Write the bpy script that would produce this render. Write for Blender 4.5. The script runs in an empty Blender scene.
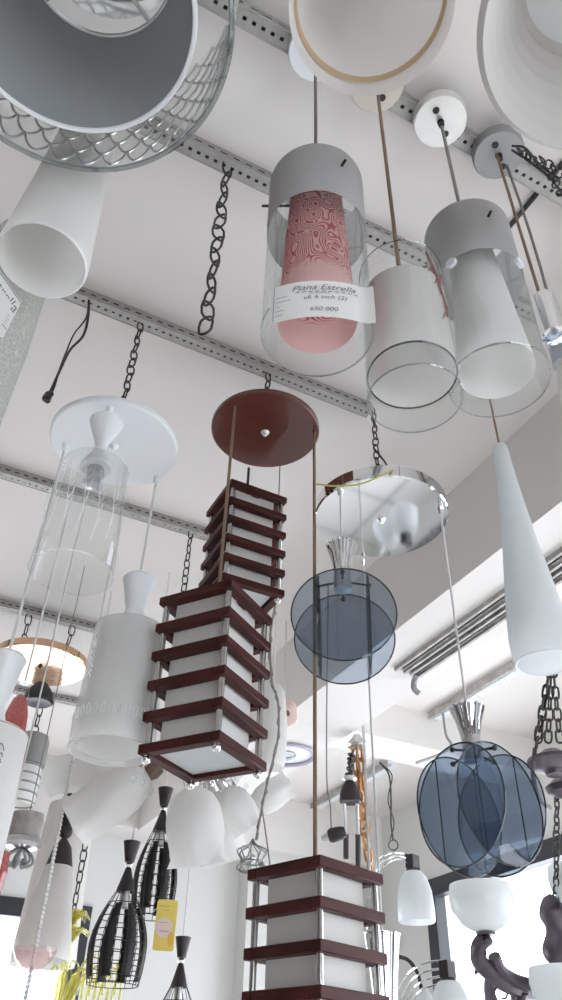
import bpy, math, random
from mathutils import Vector, Matrix
random.seed(7)
PI = math.pi
sc = bpy.context.scene
COL = sc.collection
EYE = 1.5            # camera height
CEIL = 3.25          # ceiling height

# ------------------------------------------------------------------ camera
F, PX, PY = 764.0, 281.0, 500.0
zc = Vector((31, 950, -764)).normalized()
fwd = Vector((0, 0, -1)); hz = (fwd - fwd.dot(zc) * zc).normalized(); rt = hz.cross(zc)
az = math.radians(64.5)
e1 = math.sin(az) * rt + math.cos(az) * hz
e2 = -math.cos(az) * rt + math.sin(az) * hz
M = Matrix((e1, e2, zc))           # camera space -> room space (x along the ceiling rails)
MT = M.transposed()
cam_d = bpy.data.cameras.new('camera'); cam = bpy.data.objects.new('camera', cam_d); COL.objects.link(cam)
cam_d.sensor_fit = 'VERTICAL'; cam_d.sensor_height = 24; cam_d.lens = 24 * F / 1000; cam_d.clip_start = .02
cam.matrix_world = Matrix.Translation((0, 0, EYE)) @ M.to_4x4()
sc.camera = cam

def ray(px, py): return M @ Vector(((px - PX) / F, -(py - PY) / F, -1))
def at(px, py, d): return Vector((0, 0, EYE)) + ray(px, py) * d
def atz(px, py, z):
    q = ray(px, py); return Vector((0, 0, EYE)) + q * ((z - EYE) / q.z)
def proj(p):
    c = MT @ (Vector(p) - Vector((0, 0, EYE))); return (PX - F * c.x / c.z, PY + F * c.y / c.z)
def zof(x, y, py):                  # height on the plumb line through (x, y) that is seen at row py
    lo, hi = -.5, 4.5
    for _ in range(50):
        m = (lo + hi) / 2
        if proj((x, y, m))[1] > py: lo = m
        else: hi = m
    return (lo + hi) / 2

# ------------------------------------------------------------------ materials
def new_mat(name):
    m = bpy.data.materials.new(name); m.use_nodes = True
    nt = m.node_tree; nt.nodes.clear()
    out = nt.nodes.new('ShaderNodeOutputMaterial')
    return m, nt, out
def pbr(name, col, rough=.5, metal=0, bump=0, scale=40, vary=0, vscale=8, coat=0, stretch=None):
    m, nt, out = new_mat(name)
    b = nt.nodes.new('ShaderNodeBsdfPrincipled')
    b.inputs['Base Color'].default_value = (*col, 1); b.inputs['Roughness'].default_value = rough
    b.inputs['Metallic'].default_value = metal; b.inputs['Specular IOR Level'].default_value = .2 if 'wood' in name else .5; b.inputs['Coat Weight'].default_value = coat
    tc = nt.nodes.new('ShaderNodeTexCoord'); src = tc.outputs['Object']
    if stretch:
        mp = nt.nodes.new('ShaderNodeMapping'); mp.inputs['Scale'].default_value = stretch
        nt.links.new(src, mp.inputs[0]); src = mp.outputs[0]
    if vary:
        n = nt.nodes.new('ShaderNodeTexNoise'); n.inputs['Scale'].default_value = vscale; n.inputs['Detail'].default_value = 6
        nt.links.new(src, n.inputs['Vector'])
        r = nt.nodes.new('ShaderNodeValToRGB')
        r.color_ramp.elements[0].position = .3; r.color_ramp.elements[1].position = .7
        r.color_ramp.elements[0].color = (*[c * (1 - vary) for c in col], 1)
        r.color_ramp.elements[1].color = (*[min(1, c * (1 + vary)) for c in col], 1)
        nt.links.new(n.outputs['Fac'], r.inputs[0]); nt.links.new(r.outputs[0], b.inputs['Base Color'])
    if bump:
        n = nt.nodes.new('ShaderNodeTexNoise'); n.inputs['Scale'].default_value = scale; n.inputs['Detail'].default_value = 4
        nt.links.new(src, n.inputs['Vector'])
        bp = nt.nodes.new('ShaderNodeBump'); bp.inputs['Strength'].default_value = bump; bp.inputs['Distance'].default_value = .005
        nt.links.new(n.outputs['Fac'], bp.inputs['Height']); nt.links.new(bp.outputs[0], b.inputs['Normal'])
    nt.links.new(b.outputs[0], out.inputs[0])
    return m
def glass(name, tint=(.94, .955, .955), edge=.55, base=.05, rough=.03, cloud=0, body=(.8, .82, .82), pattern=None, pscale=60):
    """thin glass: mostly transparent, more mirror-like at grazing angles, with optional frosting or etched pattern"""
    m, nt, out = new_mat(name); N = nt.nodes; L = nt.links
    t = N.new('ShaderNodeBsdfTransparent'); t.inputs[0].default_value = (*tint, 1)
    g = N.new('ShaderNodeBsdfGlossy'); g.inputs['Roughness'].default_value = rough; g.inputs['Color'].default_value = (.9, .92, .93, 1)
    lw = N.new('ShaderNodeLayerWeight'); lw.inputs[0].default_value = .5
    pw = N.new('ShaderNodeMath'); pw.operation = 'POWER'; pw.inputs[1].default_value = 3; L.new(lw.outputs['Facing'], pw.inputs[0])
    ma = N.new('ShaderNodeMath'); ma.operation = 'MULTIPLY_ADD'; ma.inputs[1].default_value = edge; ma.inputs[2].default_value = base
    L.new(pw.outputs[0], ma.inputs[0])
    last = t
    if cloud or pattern:
        d = N.new('ShaderNodeBsdfDiffuse'); d.inputs[0].default_value = (*body, 1)
        tr = N.new('ShaderNodeBsdfTranslucent'); tr.inputs[0].default_value = (*body, 1)
        a = N.new('ShaderNodeMixShader'); a.inputs[0].default_value = .55; L.new(d.outputs[0], a.inputs[1]); L.new(tr.outputs[0], a.inputs[2])
        mx = N.new('ShaderNodeMixShader'); mx.inputs[0].default_value = cloud
        if pattern:
            tc = N.new('ShaderNodeTexCoord')
            if pattern == 'etch':
                w = N.new('ShaderNodeTexVoronoi'); w.feature = 'DISTANCE_TO_EDGE'; w.inputs['Scale'].default_value = pscale
                L.new(tc.outputs['Object'], w.inputs['Vector']); src = w.outputs['Distance']; lo, hi = .0, .06
            else:
                w = N.new('ShaderNodeTexNoise'); w.inputs['Scale'].default_value = pscale; w.inputs['Detail'].default_value = 3
                L.new(tc.outputs['Object'], w.inputs['Vector']); src = w.outputs['Fac']; lo, hi = .55, .5
            mr = N.new('ShaderNodeMapRange'); mr.inputs[1].default_value = lo; mr.inputs[2].default_value = hi
            mr.inputs[3].default_value = min(1, cloud + .25); mr.inputs[4].default_value = cloud
            L.new(src, mr.inputs[0]); L.new(mr.outputs[0], mx.inputs[0])
        L.new(t.outputs[0], mx.inputs[1]); L.new(a.outputs[0], mx.inputs[2]); last = mx
    fin = N.new('ShaderNodeMixShader'); L.new(ma.outputs[0], fin.inputs[0]); L.new(last.outputs[0], fin.inputs[1]); L.new(g.outputs[0], fin.inputs[2])
    L.new(fin.outputs[0], out.inputs[0])
    return m
def frost(name, col=(.86, .86, .85), trans=.5, gloss=.06, rough=.35):
    m, nt, out = new_mat(name); N = nt.nodes; L = nt.links
    d = N.new('ShaderNodeBsdfDiffuse'); d.inputs[0].default_value = (*col, 1)
    t = N.new('ShaderNodeBsdfTranslucent'); t.inputs[0].default_value = (*col, 1)
    g = N.new('ShaderNodeBsdfGlossy'); g.inputs['Roughness'].default_value = rough
    a = N.new('ShaderNodeMixShader'); a.inputs[0].default_value = trans
    b = N.new('ShaderNodeMixShader'); b.inputs[0].default_value = gloss
    L.new(d.outputs[0], a.inputs[1]); L.new(t.outputs[0], a.inputs[2]); L.new(a.outputs[0], b.inputs[1]); L.new(g.outputs[0], b.inputs[2])
    L.new(b.outputs[0], out.inputs[0]); return m
def swirl(name):
    """red swirling lines printed on pink frosted glass"""
    m, nt, out = new_mat(name); N = nt.nodes; L = nt.links
    tc = N.new('ShaderNodeTexCoord')
    n = N.new('ShaderNodeTexNoise'); n.inputs['Scale'].default_value = 32; n.inputs['Detail'].default_value = 0
    L.new(tc.outputs['Object'], n.inputs['Vector'])
    mu = N.new('ShaderNodeMath'); mu.operation = 'MULTIPLY'; mu.inputs[1].default_value = 105; L.new(n.outputs['Fac'], mu.inputs[0])
    si = N.new('ShaderNodeMath'); si.operation = 'SINE'; L.new(mu.outputs[0], si.inputs[0])
    r = N.new('ShaderNodeValToRGB'); r.color_ramp.elements[0].position = .3; r.color_ramp.elements[1].position = .85
    r.color_ramp.elements[0].color = (.83, .55, .53, 1); r.color_ramp.elements[1].color = (.52, .10, .11, 1)
    ma = N.new('ShaderNodeMath'); ma.operation = 'MULTIPLY_ADD'; ma.inputs[1].default_value = .5; ma.inputs[2].default_value = .5
    L.new(si.outputs[0], ma.inputs[0])
    # the print stops short of the lower rim, leaving plain pink glass
    sp = N.new('ShaderNodeSeparateXYZ'); L.new(tc.outputs['Object'], sp.inputs[0])
    st = N.new('ShaderNodeMapRange'); st.inputs[1].default_value = .045; st.inputs[2].default_value = .075; L.new(sp.outputs['Z'], st.inputs[0])
    ml = N.new('ShaderNodeMath'); ml.operation = 'MULTIPLY'; L.new(ma.outputs[0], ml.inputs[0]); L.new(st.outputs[0], ml.inputs[1])
    L.new(ml.outputs[0], r.inputs[0])
    d = N.new('ShaderNodeBsdfDiffuse'); L.new(r.outputs[0], d.inputs[0])
    t = N.new('ShaderNodeBsdfTranslucent'); L.new(r.outputs[0], t.inputs[0])
    g = N.new('ShaderNodeMixShader'); g.inputs[0].default_value = .5
    L.new(d.outputs[0], g.inputs[1]); L.new(t.outputs[0], g.inputs[2]); L.new(g.outputs[0], out.inputs[0])
    return m

m_ceil = pbr('ceiling_paint', (.74, .705, .675), .9, bump=.15, scale=6, vary=.03, vscale=1.5)
m_wall = pbr('wall_paint', (.72, .72, .70), .9, bump=.1, scale=10, vary=.02, vscale=2)
m_beam = pbr('beam_paint', (.74, .715, .69), .9, bump=.12, scale=8, vary=.02, vscale=2)
m_side = pbr('darkened_unseen_wall', (.27, .25, .235), .85, bump=.1, scale=10, vary=.05, vscale=2)  # unseen walls made dark taupe to cut bounce light on the beam
def tiles(name):
    m, nt, out = new_mat(name); N = nt.nodes; L = nt.links
    tc = N.new('ShaderNodeTexCoord'); b = N.new('ShaderNodeTexBrick'); b.offset = 0
    b.inputs['Color1'].default_value = (.86, .85, .83, 1); b.inputs['Color2'].default_value = (.83, .82, .80, 1); b.inputs['Mortar'].default_value = (.10, .10, .10, 1)
    b.inputs['Scale'].default_value = 1; b.inputs['Mortar Size'].default_value = .012; b.inputs['Brick Width'].default_value = .6; b.inputs['Row Height'].default_value = .6
    L.new(tc.outputs['Object'], b.inputs['Vector'])
    p = N.new('ShaderNodeBsdfPrincipled'); p.inputs['Roughness'].default_value = .3; L.new(b.outputs['Color'], p.inputs['Base Color']); L.new(p.outputs[0], out.inputs[0]); return m
m_floor = tiles('white_floor_tile')
m_frame = pbr('dark_window_frame', (.025, .028, .035), .4)
m_pane = glass('window_glass', (.95, .97, 1), .3, .03)
m_rail = pbr('galvanised_rail', (.40, .385, .365), .55, .5, vary=.1, vscale=30)
m_dark = pbr('dark_steel', (.03, .03, .032), .5, .3)
m_trunk = pbr('weathered_trunking', (.42, .40, .38), .6, .2, vary=.25, vscale=25)
m_iron = pbr('blackened_iron', (.07, .065, .06), .45, .7, bump=.2, scale=120)
m_copper = pbr('copper_chain', (.42, .21, .085), .4, .8)
m_chrome = pbr('chrome', (.83, .84, .85), .06, 1)
m_steel = pbr('dull_steel_rod', (.30, .30, .30), .35, .85)
m_rod = pbr('polished_steel_rod', (.50, .49, .48), .18, 1)
m_satin = pbr('satin_nickel', (.55, .55, .55), .32, .9)
m_bracket = pbr('brushed_nickel', (.80, .79, .77), .3, .9)
m_capgrey = frost('grey_frosted_band', (.50, .50, .50), .35, .06)
m_gold = pbr('polished_copper_mirror', (.62, .40, .26), .08, 1, bump=.35, scale=9)
m_whitep = pbr('white_enamel', (.83, .85, .87), .35)
m_beige = pbr('beige_enamel', (.62, .57, .50), .4, .2)
m_woodd = pbr('dark_red_wood', (.056, .0125, .011), .5, bump=.1, scale=60, vary=.35, vscale=9, coat=0, stretch=(1, 1, 4))
m_woodp = pbr('mahogany_plate', (.10, .022, .014), .3, vary=.2, vscale=7, coat=.3, stretch=(1, 5, 1))
m_frost = frost('frosted_white_glass', (.84, .83, .81), .36)
m_frosty = frost('milky_glass', (.80, .775, .75), .36)
m_panel = frost('lantern_glass', (.90, .89, .86), .35, .03)
m_rib = frost('ribbed_shade', (.62, .60, .58), .12, .03)
m_goldband = frost('gold_band', (.66, .50, .32), .4)
m_opal = frost('opal_blue_white', (.80, .83, .835), .4, .06, .2)
m_pinkfrost = swirl('red_swirl_glass')
m_clear = glass('clear_glass', (.93, .945, .945), .55, .045)
m_rim = glass('glass_rim', (.62, .65, .65), .6, .2)
m_etch = glass('etched_clear_glass', (.955, .96, .96), .45, .045, cloud=.07)
m_etchf = glass('etched_frosted_glass', (.95, .95, .95), .25, .04, cloud=.42, body=(.86, .86, .85))
m_crystal = glass('textured_crystal', (.9, .92, .9), .3, .06, .2, cloud=.5, body=(.66, .66, .63), pattern='etch', pscale=110)
m_smoke = glass('smoked_blue_glass', (.71, .755, .81), .2, .03, .02)
m_smokerim = glass('smoked_glass_edge', (.10, .12, .15), .3, .1)
m_drumin = frost('grey_frosted_liner', (.33, .345, .35), .25, .03)
m_pinkglass = glass('pale_pink_glass', (.95, .80, .80), .5, .08, cloud=.15, body=(.9, .7, .7))
m_red = glass('red_speckled_glass', (.75, .25, .25), .4, .1, cloud=.55, body=(.55, .20, .18), pattern='etch', pscale=90)
m_yellow = glass('yellow_art_glass', (.97, .95, .62), .4, .10, cloud=.2, body=(.85, .78, .25))
m_twig = pbr('red_brown_print', (.30, .12, .11), .6)
m_black = pbr('black_metal', (.030, .024, .025), .45, .2)
m_ribbon = pbr('black_woven_strip', (.018, .016, .017), .6)
m_bronze = pbr('dark_bronze', (.10, .085, .10), .42, .6, bump=.4, scale=50, vary=.3, vscale=20)
m_cordb = pbr('brown_cord', (.23, .15, .10), .6)
m_cordg = pbr('grey_cord', (.22, .20, .18), .5)
m_cordw = pbr('white_cord', (.72, .72, .70), .5)
m_cordk = pbr('black_cord', (.03, .03, .03), .5)
m_yg = pbr('yellow_green_wire', (.45, .42, .07), .5)
m_paper = pbr('paper_label', (.78, .79, .77), .8)
m_ink = pbr('ink', (.19, .20, .21), .8)
m_tagy = pbr('yellow_tag_card', (.80, .62, .14), .6)
m_tagp = pbr('pink_print', (.80, .62, .55), .6)
m_tago = pbr('orange_print', (.80, .45, .08), .6)
m_brown = pbr('brown_socket', (.16, .11, .08), .5)
m_purple = pbr('mauve_plastic_ring', (.46, .42, .52), .4)
m_grey = pbr('grey_steel', (.30, .30, .30), .5, .4)

# ------------------------------------------------------------------ mesh builder
class MB:
    def __init__(s): s.v = []; s.f = []; s.m = []
    def add(s, vs, fs, mi=0):
        o = len(s.v); s.v += [tuple(v) for v in vs]
        for f in fs: s.f.append(tuple(i + o for i in f)); s.m.append(mi)
        return s
    def lathe(s, prof, c=(0, 0, 0), axis=None, n=48, mi=0, wob=None, a0=0, a1=None):
        full = a1 is None; a1 = a0 + 2 * PI if full else a1
        R = Matrix.Identity(3)
        if axis is not None: R = Vector((0, 0, 1)).rotation_difference(Vector(axis).normalized()).to_matrix()
        c = Vector(c); vs = []; cols = n if full else n + 1
        for i in range(cols):
            a = a0 + (a1 - a0) * i / n
            for k, (r, z) in enumerate(prof):
                rr = r * (wob(a, k) if wob else 1)
                vs.append(c + R @ Vector((rr * math.cos(a), rr * math.sin(a), z)))
        p = len(prof); fs = []
        for i in range(n):
            j = (i + 1) % cols
            for k in range(p - 1):
                if prof[k][0] < 1e-6 and prof[k + 1][0] < 1e-6: continue
                fs.append((i * p + k, j * p + k, j * p + k + 1, i * p + k + 1))
        return s.add(vs, fs, mi)
    def tube(s, pts, r, n=8, closed=False, mi=0, r2=None, caps=True):
        pts = [Vector(p) for p in pts]; N = len(pts); vs = []; fs = []
        prev = None
        for i in range(N):
            if closed: t = pts[(i + 1) % N] - pts[i - 1]
            else: t = pts[min(i + 1, N - 1)] - pts[max(i - 1, 0)]
            t.normalize()
            if prev is None:
                u = t.orthogonal().normalized()
            else:
                u = (prev - prev.dot(t) * t)
                u = u.normalized() if u.length > 1e-6 else t.orthogonal().normalized()
            prev = u; w = t.cross(u)
            rr = r if r2 is None else r + (r2 - r) * i / max(1, N - 1)
            for k in range(n):
                a = 2 * PI * k / n; vs.append(pts[i] + rr * (math.cos(a) * u + math.sin(a) * w))
        for i in range(N if closed else N - 1):
            j = (i + 1) % N
            for k in range(n):
                l = (k + 1) % n; fs.append((i * n + k, i * n + l, j * n + l, j * n + k))
        if not closed and caps:
            fs.append(tuple(range(n))[::-1]); fs.append(tuple((N - 1) * n + k for k in range(n)))
        return s.add(vs, fs, mi)
    def ring(s, R, r, c=(0, 0, 0), axis=None, n=40, k=6, mi=0):
        Q = Matrix.Identity(3)
        if axis is not None: Q = Vector((0, 0, 1)).rotation_difference(Vector(axis).normalized()).to_matrix()
        c = Vector(c)
        return s.tube([c + Q @ Vector((R * math.cos(2 * PI * i / n), R * math.sin(2 * PI * i / n), 0)) for i in range(n)], r, k, True, mi)
    def box(s, c, sx, sy, sz, rz=0, mi=0, mat=None):
        c = Vector(c); R = mat or Matrix.Rotation(rz, 3, 'Z'); vs = []
        for x in (-.5, .5):
            for y in (-.5, .5):
                for z in (-.5, .5): vs.append(c + R @ Vector((x * sx, y * sy, z * sz)))
        return s.add(vs, [(0, 1, 3, 2), (4, 6, 7, 5), (0, 4, 5, 1), (2, 3, 7, 6), (0, 2, 6, 4), (1, 5, 7, 3)], mi)
    def ball(s, c, r, n=16, mi=0, sq=1):
        return s.lathe([(r * math.sin(PI * k / 10), -r * sq * math.cos(PI * k / 10)) for k in range(11)], c, None, n, mi)
    def chain(s, p0, p1, pitch=.03, r=.0028, wid=.66):
        r *= .8
        p0 = Vector(p0); p1 = Vector(p1); L = (p1 - p0).length; n = max(1, round(L / pitch)); pitch = L / n
        d = (p1 - p0) / L; u = d.orthogonal().normalized(); w = d.cross(u)
        for i in range(n):
            a = (PI / 2) * (i % 2) + .35 + .25 * math.sin(i * 2.3); side = math.cos(a) * u + math.sin(a) * w
            hl = pitch * .5 + r * .9; hw = pitch * wid * .5
            c = p0 + d * pitch * (i + .5); pts = []
            for k in range(12):
                t = 2 * PI * k / 12
                y = math.sin(t) * hw; x = math.cos(t) * hw + (hl - hw) * (1 if math.cos(t) > 0.01 else -1 if math.cos(t) < -.01 else 0)
                pts.append(c + d * x + side * y)
            s.tube(pts, r, 6, True)
        return s
    def build(s, name, mats, parent=None, loc=None, sharp=35):
        me = bpy.data.meshes.new(name)
        o = bpy.data.objects.new(name, me)
        off = Vector((0, 0, 0))
        if parent is not None: off = Vector(parent['_o'])
        elif loc is not None: off = Vector(loc); o.location = off
        me.from_pydata([tuple(Vector(v) - off) for v in s.v], [], s.f)
        if not isinstance(mats, (list, tuple)): mats = [mats]
        for m in mats: me.materials.append(m)
        for p, i in zip(me.polygons, s.m): p.material_index = i; p.use_smooth = True
        me.update(); me.set_sharp_from_angle(angle=math.radians(sharp))
        o['_o'] = tuple(off)
        if parent is not None: o.parent = parent
        COL.objects.link(o)
        return o
def tag(o, label, cat, group=None, kind=None):
    o['label'] = label; o['category'] = cat
    if group: o['group'] = group
    if kind: o['kind'] = kind
    return o
def thing(name, label, cat, loc, group=None):
    o = bpy.data.objects.new(name, None); o.empty_display_size = .03; COL.objects.link(o)
    o.location = loc; o['_o'] = tuple(loc); return tag(o, label, cat, group)
def struct(name, mb, m):
    o = mb.build(name, m); o['kind'] = 'structure'; return o
def V(*a): return Vector(a)
def sstep(t): return t * t * (3 - 2 * t)
def curve(pts, n=8):                 # Catmull-Rom through points
    P = [Vector(p) for p in pts]; P = [P[0] * 2 - P[1]] + P + [P[-1] * 2 - P[-2]]; out = []
    for i in range(1, len(P) - 2):
        for k in range(n):
            t = k / n
            out.append(.5 * ((2 * P[i]) + (P[i + 1] - P[i - 1]) * t + (2 * P[i - 1] - 5 * P[i] + 4 * P[i + 1] - P[i + 2]) * t * t + (3 * P[i] - P[i - 1] - 3 * P[i + 1] + P[i + 2]) * t ** 3))
    out.append(P[-2]); return out
def text_mesh(txt, size, shear=0):
    cu = bpy.data.curves.new('t', 'FONT'); cu.body = txt; cu.size = size; cu.shear = shear; cu.align_x = 'CENTER'; cu.align_y = 'CENTER'
    o = bpy.data.objects.new('t', cu); COL.objects.link(o)
    bpy.context.view_layer.update()
    me = bpy.data.meshes.new_from_object(o.evaluated_get(bpy.context.evaluated_depsgraph_get()))
    vs = [v.co.copy() for v in me.vertices]; fs = [tuple(p.vertices) for p in me.polygons]
    bpy.data.objects.remove(o); bpy.data.curves.remove(cu); bpy.data.meshes.remove(me)
    return vs, fs

# ------------------------------------------------------------------ the room
XL, XR, YB, YF = -4.0, 3.3, -3.6, 5.3
struct('floor', MB().box(((XL + XR) / 2, (YB + YF) / 2, -.05), XR - XL + .4, YF - YB + .4, .1), m_floor)
struct('ceiling', MB().box(((XL + XR) / 2, (YB + YF) / 2, CEIL + .06), XR - XL + .4, YF - YB + .4, .12), m_ceil)
ZB = EYE + 1.385
struct('trim_1', MB().box((1.625, (YB + 5.0) / 2, (ZB + CEIL) / 2 + .005), .35, 5.0 - YB, CEIL - ZB + .01), m_beam)       # long beam
struct('trim_2', MB().box(((1.8 + XR) / 2, 3.39, EYE + 1.655), XR - 1.8, .26, .21), m_beam)                              # cross beam
struct('trim_3', MB().box(((XL + XR) / 2, 5.15, (EYE + 1.40 + CEIL) / 2), XR - XL, .3, CEIL - EYE - 1.40), m_beam)         # wall beam
def wall_holes(name, axis, pos, thick, a0, a1, z1, holes, wm=None):
    """wall of boxes round rectangular openings (holes: list of a0,a1,z0,z1)"""
    mb = MB()
    def bx(p0, p1, q0, q1):
        if p1 - p0 < 1e-4 or q1 - q0 < 1e-4: return
        c = ((p0 + p1) / 2, (q0 + q1) / 2)
        if axis == 'x': mb.box((pos, c[0], c[1]), thick, p1 - p0, q1 - q0)
        else: mb.box((c[0], pos, c[1]), p1 - p0, thick, q1 - q0)
    cur = a0
    for h in sorted(holes):
        bx(cur, h[0], 0, z1); bx(h[0], h[1], 0, h[2]); bx(h[0], h[1], h[3], z1); cur = h[1]
    bx(cur, a1, 0, z1)
    return struct(name, mb, wm or m_wall)
wall_holes('wall_front', 'y', YF + .1, .2, XL, XR, CEIL, [(-.7, 1.31, .5, 2.48)])
wall_holes('wall_right', 'x', XR + .1, .2, YB, YF, CEIL, [(-.4, 4.5, .35, 2.72)])
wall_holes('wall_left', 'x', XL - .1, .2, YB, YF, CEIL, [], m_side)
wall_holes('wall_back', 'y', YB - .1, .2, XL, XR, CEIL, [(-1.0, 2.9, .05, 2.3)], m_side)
def window(n, axis, pos, a0, a1, z0, z1, mull, th=.1, dep=.08):
    mb = MB(); gl = MB()
    def bx(p0, p1, q0, q1, d, M_=mb):
        c = ((p0 + p1) / 2, (q0 + q1) / 2)
        if axis == 'x': M_.box((pos, c[0], c[1]), d, p1 - p0, q1 - q0)
        else: M_.box((c[0], pos, c[1]), p1 - p0, d, q1 - q0)
    bx(a0, a1, z1 - th, z1, dep); bx(a0, a1, z0, z0 + th, dep); bx(a0, a0 + th, z0 + th, z1 - th, dep); bx(a1 - th, a1, z0 + th, z1 - th, dep)
    for a in mull: bx(a - .045, a + .045, z0 + th, z1 - th, dep)
    fr = struct('window_%d' % n, mb, m_frame)
    bx(a0 + .02, a1 - .02, z0 + .02, z1 - .02, .006, gl)
    gl.build('pane', m_pane, fr)
window(1, 'y', YF + .02, -.7, 1.31, .5, 2.48, (.2,))
window(2, 'x', XR + .02, -.4, 4.5, .35, 2.72, (3.2, 2.2, 1.2, .2), .10)
window(3, 'y', YB - .02, -1.0, 2.9, .05, 2.3, (.3, 1.6))  # unseen back window, added and sized to fill light on camera-facing sides
struct('trim_4', MB().box((2.55, 5.22, 1.45), .5, .16, 2.9), m_wall)      # pilaster on the far wall

# ------------------------------------------------------------------ slotted rails on the ceiling
def rail(label, x0, x1, y, w=.036, hgt=.034, wire=False):
    t = thing('slotted_rail', label, 'ceiling rail', ((x0 + x1) / 2, y, CEIL), 'slotted steel rails on the ceiling')
    mb = MB(); zt = CEIL; zb = CEIL - hgt
    def flange(o, u, v, pitch, sl, sw):
        # rectangle spanned by x (length) and v (width vector) with a row of slots
        L = x1 - x0; n = int(L / pitch); v = Vector(v); wd = v.length; v = v / wd; o = Vector(o)
        def q(a0, a1, b0, b1): mb.add([o + V(a0, 0, 0) + v * b0, o + V(a1, 0, 0) + v * b0, o + V(a1, 0, 0) + v * b1, o + V(a0, 0, 0) + v * b1], [(0, 1, 2, 3)])
        b0 = (wd - sw) / 2; b1 = b0 + sw
        q(0, L, 0, b0); q(0, L, b1, wd); cur = 0
        for i in range(n):
            a = (i + .5) * pitch; q(cur, a - sl / 2, b0, b1); cur = a + sl / 2
        q(cur, L, b0, b1)
    flange((x0, y - w / 2, zb), 0, (0, w, 0), .021, .0085, .0075)
    flange((x0, y - w / 2, zb), 0, (0, 0, hgt), .032, .016, .0055)
    flange((x0, y + w / 2, zb), 0, (0, 0, hgt), .032, .016, .0055)
    for s in (-1, 1):                     # folded lip along each lower edge
        mb.tube([(x0, y + s * w / 2, zb), (x1, y + s * w / 2, zb)], .0022, 6)
    for x in (x0, x1): mb.add([(x, y - w / 2, zb), (x, y + w / 2, zb), (x, y + w / 2, zt), (x, y - w / 2, zt)], [(0, 1, 2, 3)])
    mb.build('channel', m_rail, t)
    MB().box(((x0 + x1) / 2, y, CEIL - .012), x1 - x0 - .004, w - .012, .02).build('slot_shade', m_dark, t)  # dark strip standing in for the unlit hollow behind the slots
    return t
Y1, Y2, Y3, Y4, Y5, Y6 = .58, .88, 1.41, 2.27, 3.2, 4.06
rail('nearest slotted rail, over the row of small round brackets', -.9, 1.45, Y1)
rail('slotted rail with a long loose chain, behind the swirl pendant', -.9, 1.45, Y2)
rail('slotted rail the red wooden plate and white plate hang from', -.9, .97, Y3)
rail('slotted rail seen between the white plate and the wooden lanterns', -.9, .88, Y4)
rail('slotted rail above the copper mirror plate', -.9, .75, Y5)
rail('farthest slotted rail, seen below the copper mirror plate', -.2, .92, Y6)

# right bay: trunking under the beam and two slotted battens
t = thing('cable_trunking', 'long grey weathered trunking fixed under the beam', 'trunking', (1.665, 0, ZB))
mb = MB()
mb.box((1.665, .86, ZB - .003), .115, 2.84, .010)
for x in (1.61, 1.652, 1.682, 1.72): mb.box((x, .86, ZB - .009), .010, 2.84, .018)
mb.build('channel', m_trunk, t)
mb = MB()
mb.box((1.667, .86, ZB - .0095), .012, 2.80, .004); mb.box((1.631, .86, ZB - .0095), .004, 2.80, .004); mb.box((1.70, .86, ZB - .0095), .006, 2.80, .004)
mb.build('groove', m_dark, t)
MB().tube(curve([(1.705, 2.27, ZB - .012), (1.71, 2.30, ZB - .03), (1.715, 2.31, ZB - .055), (1.735, 2.31, ZB - .07)]), .012, 8).build('hook', m_grey, t)
def batten(label, x, y0, y1):
    t = thing('slotted_batten', label, 'ceiling rail', (x, (y0 + y1) / 2, CEIL), 'slotted battens in the right ceiling bay')
    mb = MB(); w, hgt = .075, .05
    mb.box((x, (y0 + y1) / 2, CEIL - .012), w * .5, y1 - y0, .024)
    n = int((y1 - y0) / .022)
    mb.build('channel', m_whitep, t)
    mb = MB()
    mb.box((x + .03, (y0 + y1) / 2, CEIL - .030), .03, y1 - y0, .004)
    for s in (.012, .048): mb.box((x + s, (y0 + y1) / 2, CEIL - .034), .006, y1 - y0, .008)
    for i in range(n): mb.box((x + .03, y0 + (i + .5) * (y1 - y0) / n, CEIL - .034), .03, .009, .006)
    mb.build('slotted_flange', m_whitep, t)
    MB().box((x - .024, (y0 + y1) / 2, CEIL - .028), .010, y1 - y0, .034).build('dark_edge', m_trunk, t)
    return t
batten('slotted batten on the ceiling right of the beam, behind the chrome crimp', 2.51, 2.0, 3.24)
batten('far slotted batten near the hanging copper chain', 2.7, 3.95, 4.95)

# ------------------------------------------------------------------ loose chains, wires
def chain_thing(label, a, b, pitch, r, mat=None, group='loose chains hanging from the rails', name='loose_chain'):
    return tag(MB().chain(V(*a) + V(0, 0, .012), b, pitch, r).build(name, mat or m_iron, None, a), label, 'chain', group)
zr = CEIL - .036
p = atz(227, 168, zr); p = V(p.x, Y2, zr)
chain_thing('long dark chain hanging free beside the clear swirl pendant', p, (p.x, p.y, zof(p.x, p.y, 333)), .043, .0032)
p = atz(191, 533, zr); p = V(p.x, Y4, zr)
chain_thing('thin dark chain above the nearest wooden lantern, left of the upper one', p, (p.x, p.y, zof(p.x, p.y, 600)), .035, .0032)
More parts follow.
